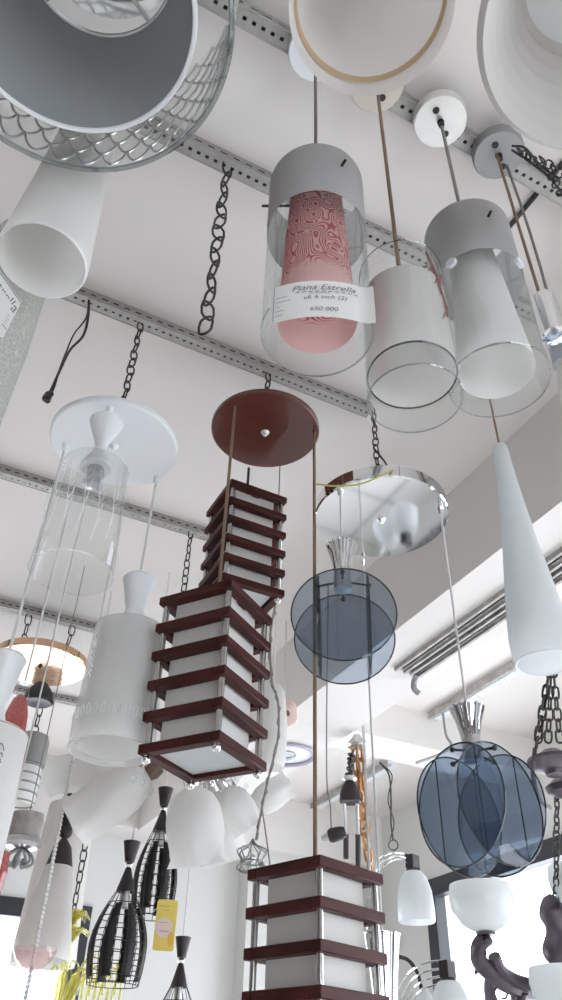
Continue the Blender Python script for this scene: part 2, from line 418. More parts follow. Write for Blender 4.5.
# chain and wires bunched at the end of the nearest rail
a = at(528, 158, 1.62)
t = thing('chain_bunch', 'tangled dark chain and wire at the end of the nearest rail', 'chain', a)
MB().chain(at(518, 150, 1.62), at(548, 170, 1.5), .022, .0022).chain(at(548, 170, 1.5), at(562, 195, 1.4), .022, .0022).chain(at(540, 158, 1.55), at(575, 185, 1.45), .022, .0022).build('chain', m_iron, t)
MB().tube(curve([at(512, 150, 1.62), at(530, 162, 1.58), at(550, 178, 1.5), at(570, 205, 1.42)]), .0025, 6).tube(curve([at(512, 146, 1.62), at(525, 148, 1.6), at(540, 165, 1.52), at(560, 180, 1.47)]), .0025, 6).build('wire', m_cordk, t)
tag(MB().tube([(.945, 1.0, CEIL - .006), (.955, -.2, CEIL - .006)], .006, 6).build('ceiling_cable', m_cordk, None, (.95, .4, CEIL)), 'straight black cable running along the ceiling at upper right', 'cable')
# twisted loose wire ends
p = atz(88, 303, zr); p = V(p.x, Y3 - .01, zr)
def drop(px, py, base, bend=(0, 0)):
    z = zof(base.x, base.y, py); q = V(base.x, base.y, z)
    return at(px, py, (MT @ (q - V(0, 0, EYE))).z * -1)
pts = [p] + [drop(*c, p) for c in ((86, 318), (74, 334), (67, 350), (60, 368), (54, 388), (49, 397))]
pts2 = [p] + [drop(*c, p) for c in ((88, 318), (83, 336), (70, 350), (60, 370), (52, 388), (47, 397))]
t = thing('loose_wire', 'black twisted wire with taped end, left of the white plate', 'wire', p)
MB().tube(curve(pts), .0022, 6).tube(curve(pts2), .0035, 6).build('strand', m_cordk, t)
mb = MB()
for k in range(7): mb.ball(pts[-1] + V(random.uniform(-.008, .008), random.uniform(-.008, .008), random.uniform(-.01, .01)), .008, 8)
mb.build('taped_end', m_cordk, t)

# ------------------------------------------------------------------ pendant pieces
def cord_part(t, a, b, r=.003, m=None, name='cord'):
    return MB().tube([a, b], r, 8).build(name, m or m_cordg, t)
def canopy_disc(t, x, y, ztop, R, h, m, holes=True, name='canopy'):
    mb = MB().lathe([(0, ztop), (R, ztop), (R, ztop - h * .8), (R - .003, ztop - h), (0, ztop - h)], (x, y, 0), None, 48)
    c = mb.build(name, m, t)
    mb = MB()
    if holes:
        for s in (-1, 1):
            mb.lathe([(0, -.003), (.0065, -.003), (.0075, .0), (.0075, .004)], (x + s * R * .5 * .82, y + s * R * .5 * .55, ztop - h), None, 14)
        mb.build('screw', m_dark, c)
    MB().lathe([(.003, -.018), (.006, -.018), (.008, 0)], (x, y, ztop - h), None, 14).build('cord_grip', m_dark, t)
    return c
def hanger(t, x, y, z):              # small hook from the rail to a bracket
    MB().tube(curve([(x, y, CEIL - .038), (x + .008, y, (CEIL + z) / 2), (x, y, z - .002)]), .0028, 6).build('hook', m_iron, t)

# --- row of three tall glass pendants under the nearest rail
def gl_tube(x, y, R, z0, z1, th=.0025):
    mb = MB().lathe([(R, z1), (R, z0)], (x, y, 0), None, 64)
    return mb
def cap_pins(t, x, y, R, z, az0):
    for k in range(3):
        a = az0 + k * 2 * PI / 3; d = V(math.cos(a), math.sin(a), 0)
        MB().tube([V(x, y, z) + d * .030, V(x, y, z) + d * (R + .012)], .0022, 8).build('pin', m_dark, t)
CAMA = math.atan2(-.56, -.314)       # direction from the pendants towards the room's middle

# swirl pendant
x, y = .314, .565; R = .0735
t = thing('pendant_lamp', 'clear glass cylinder pendant with red swirl shade and paper label', 'pendant lamp', (x, y, EYE + 1.58 + .14), 'tall glass pendants under the nearest rail')
canopy_disc(t, x, y, EYE + 1.715, .056, .022, m_whitep); hanger(t, x, y, EYE + 1.715)
zt = zof(x - .489 * R, y - .872 * R, 144)
cord_part(t, (x, y, EYE + 1.695), (x, y, zt - .05), .0032)
MB().lathe([(R - .001, zt + .001), (R + .0012, zt), (R + .0012, zt - .138)], (x, y, 0), None, 64).build('cap_band', m_capgrey, t)
g = gl_tube(x, y, R, EYE + .80, zt - .004).build('glass_cylinder', m_clear, t)
MB().ring(R, .0014, (x, y, EYE + .80), None, 72).build('rim', m_rim, g)
cap_pins(t, x, y, R, zt - .05, CAMA + .55)
z0 = EYE + .825; z1 = zof(x - .489 * .036, y - .872 * .036, 166)
# built about its own base so the printed pattern follows the shade
sh = MB().lathe([(.004, z1), (.036, z1), (.039, z1 - .003)] + [(.039 + (.054 - .039) * k / 12, z1 + (z0 - z1) * k / 12) for k in range(1, 13)], (x, y, 0), None, 56)
o = sh.build('inner_shade', m_pinkfrost, t)
for v in o.data.vertices: v.co = v.co + Vector(t.location) - V(x, y, z0)
o.location = V(x, y, z0) - Vector(t.location)
o['label'] = 'pink inner shade with red swirl print'
# paper label bent round the glass
near = V(math.cos(CAMA), math.sin(CAMA), 0)
lz1 = zof(x + near.x * R, y + near.y * R, 282); lz0 = zof(x + near.x * R, y + near.y * R, 318)
RL = .15; LH = lz1 - lz0; LW = .128 / RL            # radians covered
def on_label(u, v, lift=0):         # u along the label (metres from its middle), v up
    a = CAMA + .03 + u / RL; o_ = R + .002 - RL
    return V(x + o_ * near.x + (RL + lift) * math.cos(a), y + o_ * near.y + (RL + lift) * math.sin(a), (lz0 + lz1) / 2 + v - 2.2 * max(0, u - .045) ** 1.5)
mb = MB(); n = 30; W2 = LW * RL / 2
vs = []
for i in range(n + 1):
    u = -W2 + 2 * W2 * i / n; lift = .010 * max(0, (u / W2 - .75) / .25) ** 2
    vs += [on_label(u, -LH / 2, lift), on_label(u, LH / 2, lift)]
mb.add(vs, [(2 * i, 2 * i + 2, 2 * i + 3, 2 * i + 1) for i in range(n)])
lab = mb.build('paper_label', m_paper, t)
mb = MB()
def label_text(txt, size, u, v, shear=0):
    vs, fs = text_mesh(txt, size, shear)
    mb.add([on_label(q.x + u, q.y + v, .0009) for q in vs], fs)
label_text('Piana Estrella', .0150, .004, LH * .30, .35)
label_text('uk 6 inch (2)', .0105, .006, LH * .03, .2)
label_text('650 000', .0105, .004, -LH * .30, .15)
for k, (u0, u1, v) in enumerate(((-.055, -.040, .14), (-.055, -.036, .02), (-.055, -.050, -.10), (-.055, -.044, -.22), (-.055, -.046, -.34), (-.03, .05, .185), (-.012, .012, .135))):
    for j in range(10):
        ua = u0 + (u1 - u0) * j / 10; ub = ua + (u1 - u0) / 16
        mb.add([on_label(ua, LH * v - .0007, .0009), on_label(ub, LH * v - .0007, .0009), on_label(ub, LH * v + .0007, .0009), on_label(ua, LH * v + .0007, .0009)], [(0, 1, 2, 3)])
mb.add([on_label(-.0585, -LH * .46, .0009), on_label(-.0577, -LH * .46, .0009), on_label(-.0577, LH * .46, .0009), on_label(-.0585, LH * .46, .0009)], [(0, 1, 2, 3)])
mb.build('lettering', m_ink, lab)

# frosted middle pendant
x, y, R = .459, .56, .0625
zB1 = zof(x - .489 * R, y - .872 * R, 240); zB2 = zof(x - .489 * R, y - .872 * R, 261)
t = thing('pendant_lamp', 'frosted cylinder pendant with clear ends and a twig print', 'pendant lamp', (x, y, EYE + 1.72), 'tall glass pendants under the nearest rail')
canopy_disc(t, x, y, EYE + 1.715, .058, .022, m_beige); hanger(t, x, y, EYE + 1.715)
cord_part(t, (x, y, EYE + 1.695), (x, y, zB2 + .004), .0034, m_cordb)
cord_part(t, (x + .018, y - .005, zB1 + .02), (x + .014, y - .005, zB2), .0028, m_dark, 'bracket')
g = gl_tube(x, y, R, EYE + .743, zB1).build('glass_cylinder', m_clear, t)
MB().ring(R, .0012, (x, y, EYE + .743), None, 72).build('rim', m_rim, g)
MB().ring(R, .0009, (x, y, zB1), None, 72).build('rim', m_rim, g)
s = MB().lathe([(.003, zB2), (R - .008, zB2), (R - .0022, zB2 - .006), (R - .0022, EYE + .789)], (x, y, 0), None, 64).build('frosted_shade', m_frosty, t)
MB().ring(R - .002, .0014, (x, y, EYE + .789), None, 72).build('lower_edge', m_smokerim, s)
mb = MB()
def on_b(a, z): return V(x + (R + .0012) * math.cos(a), y + (R + .0012) * math.sin(a), z)
A0 = CAMA + .55
mb.tube(curve([on_b(A0, EYE + 1.00), on_b(A0 + .2, EYE + .96), on_b(A0 + .38, EYE + .91), on_b(A0 + .42, EYE + .87)]), .0012, 5)
for da, z, e, f in ((.22, .955, -.28, .0), (.3, .93, .25, .03), (.33, .915, -.22, .02), (.38, .89, .2, .0), (.4, .88, -.2, -.02)):
    mb.tube(curve([on_b(A0 + da, EYE + z), on_b(A0 + da + e * .5, EYE + z + .008 + f), on_b(A0 + da + e, EYE + z - .008 + f)]), .0014, 5, r2=.0005)
mb.build('twig_print', m_twig, s)

# third pendant
x, y, R = .622, .56, .0745
t = thing('pendant_lamp', 'clear glass cylinder pendant with plain frosted white cone inside', 'pendant lamp', (x, y, EYE + 1.72), 'tall glass pendants under the nearest rail')
canopy_disc(t, x, y, EYE + 1.715, .0585, .026, m_bracket); hanger(t, x, y, EYE + 1.715)
zt = zof(x - .489 * R, y - .872 * R, 199)
cord_part(t, (x, y, EYE + 1.69), (x, y, zt - .05), .0034)
MB().lathe([(R - .001, zt + .001), (R + .0012, zt), (R + .0012, zt - .150)], (x, y, 0), None, 64).build('cap_band', m_capgrey, t)
g = gl_tube(x, y, R, EYE + .862, zt - .004).build('glass_cylinder', m_clear, t)
MB().ring(R, .0014, (x, y, EYE + .862), None, 72).build('rim', m_rim, g)
cap_pins(t, x, y, R, zt - .055, CAMA + .25)
for da in (-.75, .8):
    mb = MB(); a = CAMA + da; c = V(x + (R + .0035) * math.cos(a), y + (R + .0035) * math.sin(a), zt - .162)
    mb.lathe([(0, .004), (.010, .003), (.010, -.003), (0, -.004)], c, (math.cos(a), math.sin(a), 0), 6)
    mb.build('hex_glint', m_whitep, t)  # white hexagons modelled in place of reflections on the glass
z0 = EYE + .885; z1 = zof(x - .489 * .037, y - .872 * .037, 230)
MB().lathe([(.004, z1), (.035, z1), (.037, z1 - .003)] + [(.037 + (.0572 - .037) * (k / 10) ** 1.1, z1 + (z0 - z1) * k / 10) for k in range(1, 11)], (x, y, 0), None, 56).build('inner_shade', m_frost, t)

# right-hand double cord pendant, mostly past the frame
x, y = .78, .56
t = thing('pendant_lamp', 'white drop shade on two cords with chrome cup at right edge', 'pendant lamp', (x, y, EYE + 1.72), 'pendants at the right edge')
canopy_disc(t, x, y, EYE + 1.715, .057, .030, m_grey); hanger(t, x, y, EYE + 1.715)
cord_part(t, (x - .006, y, EYE + 1.69), (x - .006, y, EYE + 1.16), .003, m_cordb)
MB().tube(curve([(x + .03, y + .01, EYE + 1.69), (x + .036, y + .01, EYE + 1.5), (x + .028, y + .005, EYE + 1.3), (x + .016, y, EYE + 1.16)]), .003, 6).build('cord', m_cordg, t)
MB().lathe([(0, EYE + 1.165), (.020, EYE + 1.165), (.022, EYE + 1.10), (.021, EYE + 1.06), (.008, EYE + 1.055), (.0, EYE + 1.055)], (x, y, 0), None, 32).build('chrome_cup', m_chrome, t)
MB().lathe([(.015, EYE + 1.06), (.016, EYE + 1.0), (.017, EYE + .985)], (x, y, 0), None, 32).build('neck', m_smoke, t)
MB().lathe([(.004, EYE + .99), (.019, EYE + .985), (.026, EYE + .94), (.030, EYE + .85), (.040, EYE + .70), (.054, EYE + .57), (.060, EYE + .48), (.054, EYE + .42)], (x + .012, y, 0), None, 48).build('shade', m_frost, t)

# --- white drop pendant, right
b = at(545, 663, 1.75); x, y = b.x, b.y
z0 = b.z; z1 = zof(x, y, 446); H = z1 - z0
t = thing('pendant_lamp', 'slender white teardrop pendant flaring to a round open mouth', 'pendant lamp', (x, y, CEIL), 'pendants at the right edge')
MB().lathe([(0, CEIL), (.045, CEIL), (.045, CEIL - .02), (0, CEIL - .026)], (x, y, 0), None, 32).build('canopy', m_beige, t)
cord_part(t, (x, y, CEIL - .02), (x, y, z1 - .01), .003, m_cordb)
prof = [(.003, 1.0), (.019, .995), (.022, .95), (.026, .82), (.034, .66), (.044, .50), (.056, .34), (.066, .2), (.071, .1), (.069, .03), (.064, 0)]
MB().lathe([(r, z0 + H * f) for r, f in prof], (x, y, 0), None, 56).build('shade', m_opal, t)
MB().ring(.0645, .0022, (x, y, z0), None, 56).build('mouth_rim', m_whitep, t)

# --- big drum lamp, top left
x, y = -.118, .528
t = thing('drum_pendant', 'large grey drum lamp inside a clear fish-scale glass drum', 'pendant lamp', (x, y, CEIL))
zb = EYE + 1.24; zi = EYE + 1.262; ztp = EYE + 1.50; RO = .24
g = MB().lathe([(RO * .985, ztp + .04), (RO, ztp - .05), (RO, zb)], (x, y, 0), None, 96).build('outer_glass', m_clear, t)
MB().ring(RO, .0045, (x, y, zb), None, 96).build('rim', m_rim, g)
mb = MB(); N = 34; rows = 8; hh = .036
for r_ in range(rows):
    for k in range(N):
        pts = []
        for j in range(9):
            s = j / 8; a = 2 * PI * (k + s + .5 * (r_ % 2)) / N
            pts.append((x + RO * .995 * math.cos(a), y + RO * .995 * math.sin(a), zb + .016 + hh * r_ + hh * 1.05 * (1 - math.sin(PI * s) ** .7)))
        mb.tube(pts, .0021, 5, caps=False)
mb.build('scale_pattern', m_satin, t)
mb = MB().lathe([(.128, ztp), (.184, zi)], (x, y, 0), None, 96)
s = mb.build('inner_shade', m_drumin, t)
MB().ring(.184, .0042, (x, y, zi), None, 96).build('rim', m_whitep, s)
MB().ring(.128, .004, (x, y, ztp), None, 64).build('upper_rim', m_satin, s)
MB().lathe([(0, ztp + .10), (.13, ztp + .10), (.13, ztp + .085), (0, ztp + .085)], (x, y, 0), None, 48).build('mount_plate', m_chrome, t)
mb = MB().tube([(x, y, ztp + .09), (x, y, ztp - .03)], .006, 8)
for k in range(4):
    a = k * PI / 2 + .5; mb.tube([(x, y, ztp), (x +   .127 * math.cos(a), y +   .127 * math.sin(a), ztp)], .004, 6)
mb.build('cross_bar', m_satin, t)
mb = MB()
for k in range(5): mb.ball((x + .07 * math.cos(k * 1.3 + 4.6), y + .07 * math.sin(k * 1.3 + 4.6), ztp + .082), .008, 10)
mb.build('screw', m_dark, t)
MB().chain((x, y, CEIL), (x, y, ztp + .10), .03, .003).build('chain', m_iron, t)

# --- white frosted cylinder pendant at left
x, y, R = -.048, .875, .077
z0 = EYE + 1.12
t = thing('pendant_lamp', 'plain frosted white cylinder pendant just below the big drum lamp', 'pendant lamp', (x, y, CEIL))
MB().lathe([(.004, z0 + .42), (.050, z0 + .415), (.058, z0 + .40), (.066, z0 + .2), (R, z0 + .012), (R - .001, z0 + .003), (R - .004, z0)], (x, y, 0), None, 64).build('shade', m_frost, t)
MB().lathe([(0, z0 + .46), (.03, z0 + .46), (.032, z0 + .415), (0, z0 + .415)], (x, y, 0), None, 32).build('cap', m_satin, t)
cord_part(t, (x, y, CEIL - .034), (x, y, z0 + .45))

# --- textured crystal cylinder at the left edge with price label
p = at(-36, 400, 1.32); x, y = p.x, p.y; R = .072
za, zb_ = zof(x, y, 462), zof(x, y, 245)
t = thing('pendant_lamp', 'textured crystal glass cylinder pendant with hanging price card at left edge', 'pendant lamp', (x, y, CEIL))
MB().lathe([(.004, zb_ + .02), (.03, zb_ + .015), (R * .9, zb_), (R, (za + zb_) / 2), (R * .94, za + .03), (R * .84, za)], (x, y, 0), None, 64).build('shade', m_crystal, t)
MB().lathe([(.0, zb_ + .05), (.022, zb_ + .05), (.024, zb_ + .012), (.0, zb_ + .012)], (x, y, 0), None, 24).build('cap', m_satin, t)
cord_part(t, (x, y, CEIL), (x, y, zb_ + .045))
d = 1.02; cnr = [at(21.5, 302, d), at(3, 338, d + .01), at(-42, 318, d), at(-14, 250, d - .01)]
mb = MB().add(cnr + [c + ray(10, 300) * .002 for c in cnr], [(0, 1, 2, 3), (7, 6, 5, 4), (0, 4, 5, 1), (1, 5, 6, 2), (2, 6, 7, 3), (3, 7, 4, 0)])
card = mb.build('price_card', m_paper, t)
mb = MB(); o_ = cnr[1]; U = (cnr[0] - cnr[3]); Wv = (cnr[1] - cnr[0]); c0 = cnr[3]; nrm = -ray(10, 300) * .0012
def on_c(u, v): return c0 + U * u + Wv * v + nrm
mb.add([on_c(.02, .78), on_c(.985, .78), on_c(.985, .80), on_c(.02, .80)], [(0, 1, 2, 3)])
mb.add([on_c(.02, .02), on_c(.985, .02), on_c(.985, .04), on_c(.02, .04)], [(0, 1, 2, 3)])
vs, fs = text_mesh('estrella', .020, .35)
Un = U.normalized(); Wn = Wv.normalized()
mb.add([on_c(.60, .26) + Un * q.x - Wn * q.y for q in vs], fs)
for k in range(4): mb.add([on_c(.50, .5 + k * .07), on_c(.94, .5 + k * .07), on_c(.94, .51 + k * .07), on_c(.50, .51 + k * .07)], [(0, 1, 2, 3)])
mb.build('lettering', m_ink, card)

# --- bell shade at top centre
x, y = .279, .332; R = .121; z0 = EYE + 1.262
t = thing('pendant_lamp', 'wide white bell shade with gold band at the top of the picture', 'pendant lamp', (x, y, CEIL))
MB().lathe([(.004, z0 + .20), (.03, z0 + .195), (.06, z0 + .16), (.09, z0 + .09), (.108, z0 + .04), (.118, z0 + .012), (R, z0)], (x, y, 0), None, 72).build('shade', m_frosty, t)
MB().lathe([(.1085, z0 + .034), (.1125, z0 + .022)], (x - .002, y - .002, 0), None, 72).build('gold_band', m_goldband, t)
MB().lathe([(0, z0 + .235), (.022, z0 + .235), (.026, z0 + .19), (0, z0 + .17)], (x, y, 0), None, 32).build('socket', m_beige, t)
cord_part(t, (x, y, CEIL), (x, y, z0 + .23))

# --- ribbed shade at top right
x, y = .503, .142; z0 = EYE + 1.045
t = thing('pendant_lamp', 'white ribbed dome shade cut off by the top right corner', 'pendant lamp', (x, y, CEIL))
prof = [(.164, z0)]
n = 7
for k in range(n):
    f0, f1 = k / n, (k + 1) / n
    r0, r1 = .164 - .077 * f0, .164 - .077 * f1; h0, h1 = z0 + .15 * f0, z0 + .15 * f1
    for j in range(1, 7):
        s = j / 6; prof.append((r0 + (r1 - r0) * s + .012 * math.sin(PI * s), h0 + (h1 - h0) * s))
MB().lathe(prof, (x, y, 0), None, 80).build('shade', m_rib, t)
MB().lathe([(.088, z0 + .149), (.07, z0 + .158), (0, z0 + .162)], (x, y, 0), None, 64).build('diffuser', m_opal, t)
MB().lathe([(0, z0 + .2), (.03, z0 + .2), (.034, z0 + .158), (0, z0 + .15)], (x, y, 0), None, 32).build('socket', m_beige, t)
cord_part(t, (x, y, CEIL), (x, y, z0 + .19))

# ------------------------------------------------------------------ ceiling plates with chains
def plate(name, label, x, y, z, R, h, m, chain_to=None, pitch=.03, mscrew=None, group='round ceiling plates hung on chains', screws=()):
    t = thing(name, label, 'ceiling plate', (x, y, z + h), group)
    MB().lathe([(0, z + h), (R - .006, z + h), (R, z + h - .004), (R, z + .004), (R - .004, z), (0, z)], (x, y, 0), None, 96).build('disc', m, t)
    MB().lathe([(0, -.012), (.006, -.010), (.008, -.004), (.012, 0)], (x, y, z), None, 20).build('centre_screw', mscrew or m, t)
    if chain_to is not None: MB().chain((x, y, chain_to), (x, y, z + h), pitch, .0030).build('chain', m_iron, t)
    return t
ZR = CEIL - .034
wp = V(.22, 1.41, EYE + 1.25)
plate('ceiling_plate', 'round white enamel plate above the clear etched cylinder lamps', wp.x, wp.y, wp.z, .153, .018, m_whitep, ZR)
rp = V(.617, 1.41, EYE + 1.475)
plate('ceiling_plate', 'round dark red wooden plate above the slatted lanterns', rp.x, rp.y, rp.z, .150, .020, m_woodp, ZR, .03, m_bracket)
mp = V(.985, 1.41, EYE + 1.305)
t = plate('ceiling_plate', 'round mirror chrome plate above the smoked disc lamps', mp.x, mp.y, mp.z, .187, .042, m_chrome, CEIL, .026)
MB().tube(curve([(mp.x, mp.y, mp.z + .10), (mp.x + .03, mp.y, mp.z + .13), (mp.x + .03, mp.y - .01, mp.z + .2), (mp.x - .01, mp.y, mp.z + .27)]), .0028, 6).build('wire', m_cordk, t)
MB().tube(curve([at(397, 468, 2.03), at(385, 474, 1.98), at(360, 484, 1.96), at(335, 486, 1.95), at(316, 484, 1.95)]), .0022, 6).build('earth_wire', m_yg, t)
ap = V(.395, 3.2, EYE + 1.49)
t = plate('ceiling_plate', 'round copper mirror plate left of the frosted cylinder lamp', ap.x, ap.y, ap.z, .20, .035, m_gold, None, .03, m_dark)
for dx in (-.1, .1): MB().chain((ap.x + dx, ap.y, ZR), (ap.x + dx * .9, ap.y, ap.z + .03), .05, .0036).build('chain', m_iron, t)

# ------------------------------------------------------------------ wooden slatted lanterns
def lantern(label, x, y, zbot, hd, ang, zc_, cordm, pitch=.064):
    t = thing('slatted_lantern', label, 'lantern', (x, y, zbot + pitch * 5), 'wooden slatted lanterns')
    rz = ang + PI / 4; S = hd * math.sqrt(2); R = Matrix.Rotation(rz, 3, 'Z'); c = V(x, y, 0)
    w, th = .022, .0185
    for k in range(6):
        z = zbot + pitch * k; mb = MB()
        for i in range(4):
            Q = Matrix.Rotation(rz + i * PI / 2, 3, 'Z')
            mb.box(V(x, y, z) + Q @ V((S - w) / 2, 0, 0), w, S if i % 2 == 0 else S - 2 * w, th, 0, 0, Q)
        o = mb.build('slat_frame', m_woodd, t)
        o.modifiers.new('bevel', 'BEVEL').width = .0015
    for sx in (-1, 1):
        for sy in (-1, 1):
            q = V(x, y, 0) + R @ V(sx * (S / 2 - .013), sy * (S / 2 - .013), 0)
            MB().tube([(q.x, q.y, zbot - .010), (q.x, q.y, zbot + pitch * 5 + .010)], .0066, 14).build('rod', m_rod, t)
            mb = MB().ball((q.x, q.y, zbot - .017), .0085, 16)
            mb.lathe([(.0075, -.004), (.0075, 0)], (q.x, q.y, zbot - .0085), None, 14)
            mb.build('ball_foot', m_chrome, t)
    G = S - .058
    mb = MB(); zt = zbot + pitch * 5 - .004; z0 = zbot + .010
    for i in range(4):
        Q = Matrix.Rotation(rz + i * PI / 2, 3, 'Z')
        mb.box(V(x, y, (zt + z0) / 2) + Q @ V(G / 2, 0, 0), .003, G, zt - z0, 0, 0, Q)
    mb.build('glass_box', m_panel, t)
    MB().box((x, y, zbot + .001), S - 2 * w - .003, S - 2 * w - .003, .004, rz).build('bottom_glass', m_opal, t)
    mb = MB()
    for i in range(2):                      # cross pieces carrying the socket at the top
        Q = Matrix.Rotation(rz + i * PI / 2, 3, 'Z'); mb.box(V(x, y, zbot + pitch * 5 + (.001 if i else -.001)), S - .02, .022, .010, 0, 0, Q)
    mb.build('cross_bar', m_woodd, t)
    MB().lathe([(0, .03), (.008, .03), (.012, .0), (0, 0)], (x, y, zbot + pitch * 5 + .005), None, 16).build('cord_grip', m_bracket, t)
    cord_part(t, (x, y, zc_), (x, y, zbot + pitch * 5 + .02), .0042, cordm)
    return t
lantern('slatted wooden lantern hanging highest and farthest, under the red plate', .640, 1.568, EYE + 1.026, .121, math.radians(226), rp.z, m_cordk, .0605)
lantern('slatted wooden lantern in the middle, its glass bottom in full view', .502, 1.357, EYE + .523, .126, math.radians(261), rp.z, m_cordb)
lantern('slatted wooden lantern hanging lowest, cut off by the bottom of the picture', .736, 1.344, EYE + .024, .126, math.radians(245), rp.z, m_cordb, .0635)

# ------------------------------------------------------------------ white hourglass lamps under the white plate
def hourglass(label, x, y, zt, zw, zg, zb, Rt, Rb, gm, style):
    wr = .012 if style == 'clear' else .0185
    t = thing('cylinder_lamp', label, 'pendant lamp', (x, y, wp.z), 'hourglass-topped cylinder lamps under the white plate')
    cord_part(t, (x, y, wp.z), (x, y, zt), .003, m_cordw)
    MB().lathe([(0, -.022), (.006, -.022), (.008, 0)], (x, y, wp.z), None, 12).build('cord_grip', m_whitep, t)
    MB().lathe([(0, zt), (.030, zt - .001), (.0375, zt - .010), (.034, zt - .022), (wr * 1.25, zw + .014), (wr, zw), (wr * 1.2, zw - .014), (.033, zg + .004), (.034, zg - .004), (0, zg - .004)], (x, y, 0), None, 40).build('hourglass_cap', m_whitep, t)
    n = 14
    prof = [(.033, zg + .002), (Rt - .008, zg + .001), (Rt, zg - .006)] + [(Rt + (Rb - Rt) * k / n, zg - .006 + (zb - zg + .006) * k / n) for k in range(1, n + 1)]
    g = MB().lathe(prof, (x, y, 0), None, 72).build('glass_cylinder', gm, t)
    MB().ring(Rb, .0012, (x, y, zb), None, 72).build('rim', m_clear if style == 'clear' else m_etchf, g)
    MB().ring(Rt, .0008, (x, y, zg - .005), None, 72).build('rim', m_clear if style == 'clear' else m_etchf, g)
    if style == 'clear':
        mb = MB()
        for k in range(14):
            a = k * 2.4; mb.ball((x + .016 * math.cos(a), y + .016 * math.sin(a), zg - .012 - .003 * k), .007, 8)
        mb.build('crystal_cluster', m_etch, t)
        MB().lathe([(0, zg), (.018, zg - .004), (.016, zg - .05), (0, zg - .055)], (x, y, 0), None, 24).build('socket', m_satin, t)
        mb = MB()
        for k in range(6):
            a = CAMA - .9 + k * .38; base = zb + .03 + .02 * (k % 2)
            def P(da, dz): return V(x + (Rb + .0005) * math.cos(a + da), y + (Rb + .0005) * math.sin(a + da), base + dz)
            mb.tube(curve([P(0, 0), P(.06, .05), P(.0, .10), P(-.1, .15 + .02 * (k % 3))]), .0006, 5)
            for q in range(4): mb.tube(curve([P(.03, .03 + .03 * q), P(.10, .045 + .03 * q), P(.12, .06 + .03 * q)]), .0005, 4)
        mb.build('etching', m_whitep, g)
    else:
        if style == 'frost':
            MB().lathe([(.03, zg - .012), (Rt * .84, zg - .014), (Rb * .84, zb + .012), (Rb * .80, zb + .006)], (x, y, 0), None, 48).build('inner_shade', m_frost, t)
        mb = MB()
        for k in range(9):              # etched marks down the side and a clear etched band near the foot
            a = CAMA + (.8 if style == 'script' else -.75); z = zg - .05 - k * .011
            def P(da, dz): return V(x + (Rt + .004) * math.cos(a + da), y + (Rt + .004) * math.sin(a + da), z + dz)
            mb.tube(curve([P(-.05, 0), P(0, .006 * (-1) ** k), P(.06, .002), P(.10, -.005)]), .0011, 5)
        for k in range(16):
            a = CAMA - 1.4 + k * .19; z = zb + .055
            def P(da, dz): return V(x + (Rb + .0006) * math.cos(a + da), y + (Rb + .0006) * math.sin(a + da), z + dz)
            mb.tube([P(.05 * math.cos(j * .8), .012 * math.sin(j * .8)) for j in range(8)], .0005, 4, True)
        mb.build('etching', m_whitep if style != 'script' else m_grey, g)
    return t
h1 = atz(110, 408, wp.z); hourglass('clear etched glass cylinder lamp in front of the white plate', h1.x, h1.y, EYE + 1.212, EYE + 1.128, EYE + 1.068, EYE + .80, .070, .081, m_etch, 'clear')
h2 = atz(158, 470, wp.z); h2.x *= 1.02; h2.y *= 1.02; hourglass('frosted etched cylinder lamp left of the middle wooden lantern', h2.x, h2.y, EYE + .95, EYE + .866, EYE + .815, EYE + .545, .077, .084, m_etchf, 'frost')
h3 = atz(66, 445, wp.z); hourglass('white cylinder lamp with dark script, cut by the left edge', h3.x, h3.y, EYE + .69, EYE + .585, EYE + .535, EYE + .25, .074, .080, m_frost, 'script')

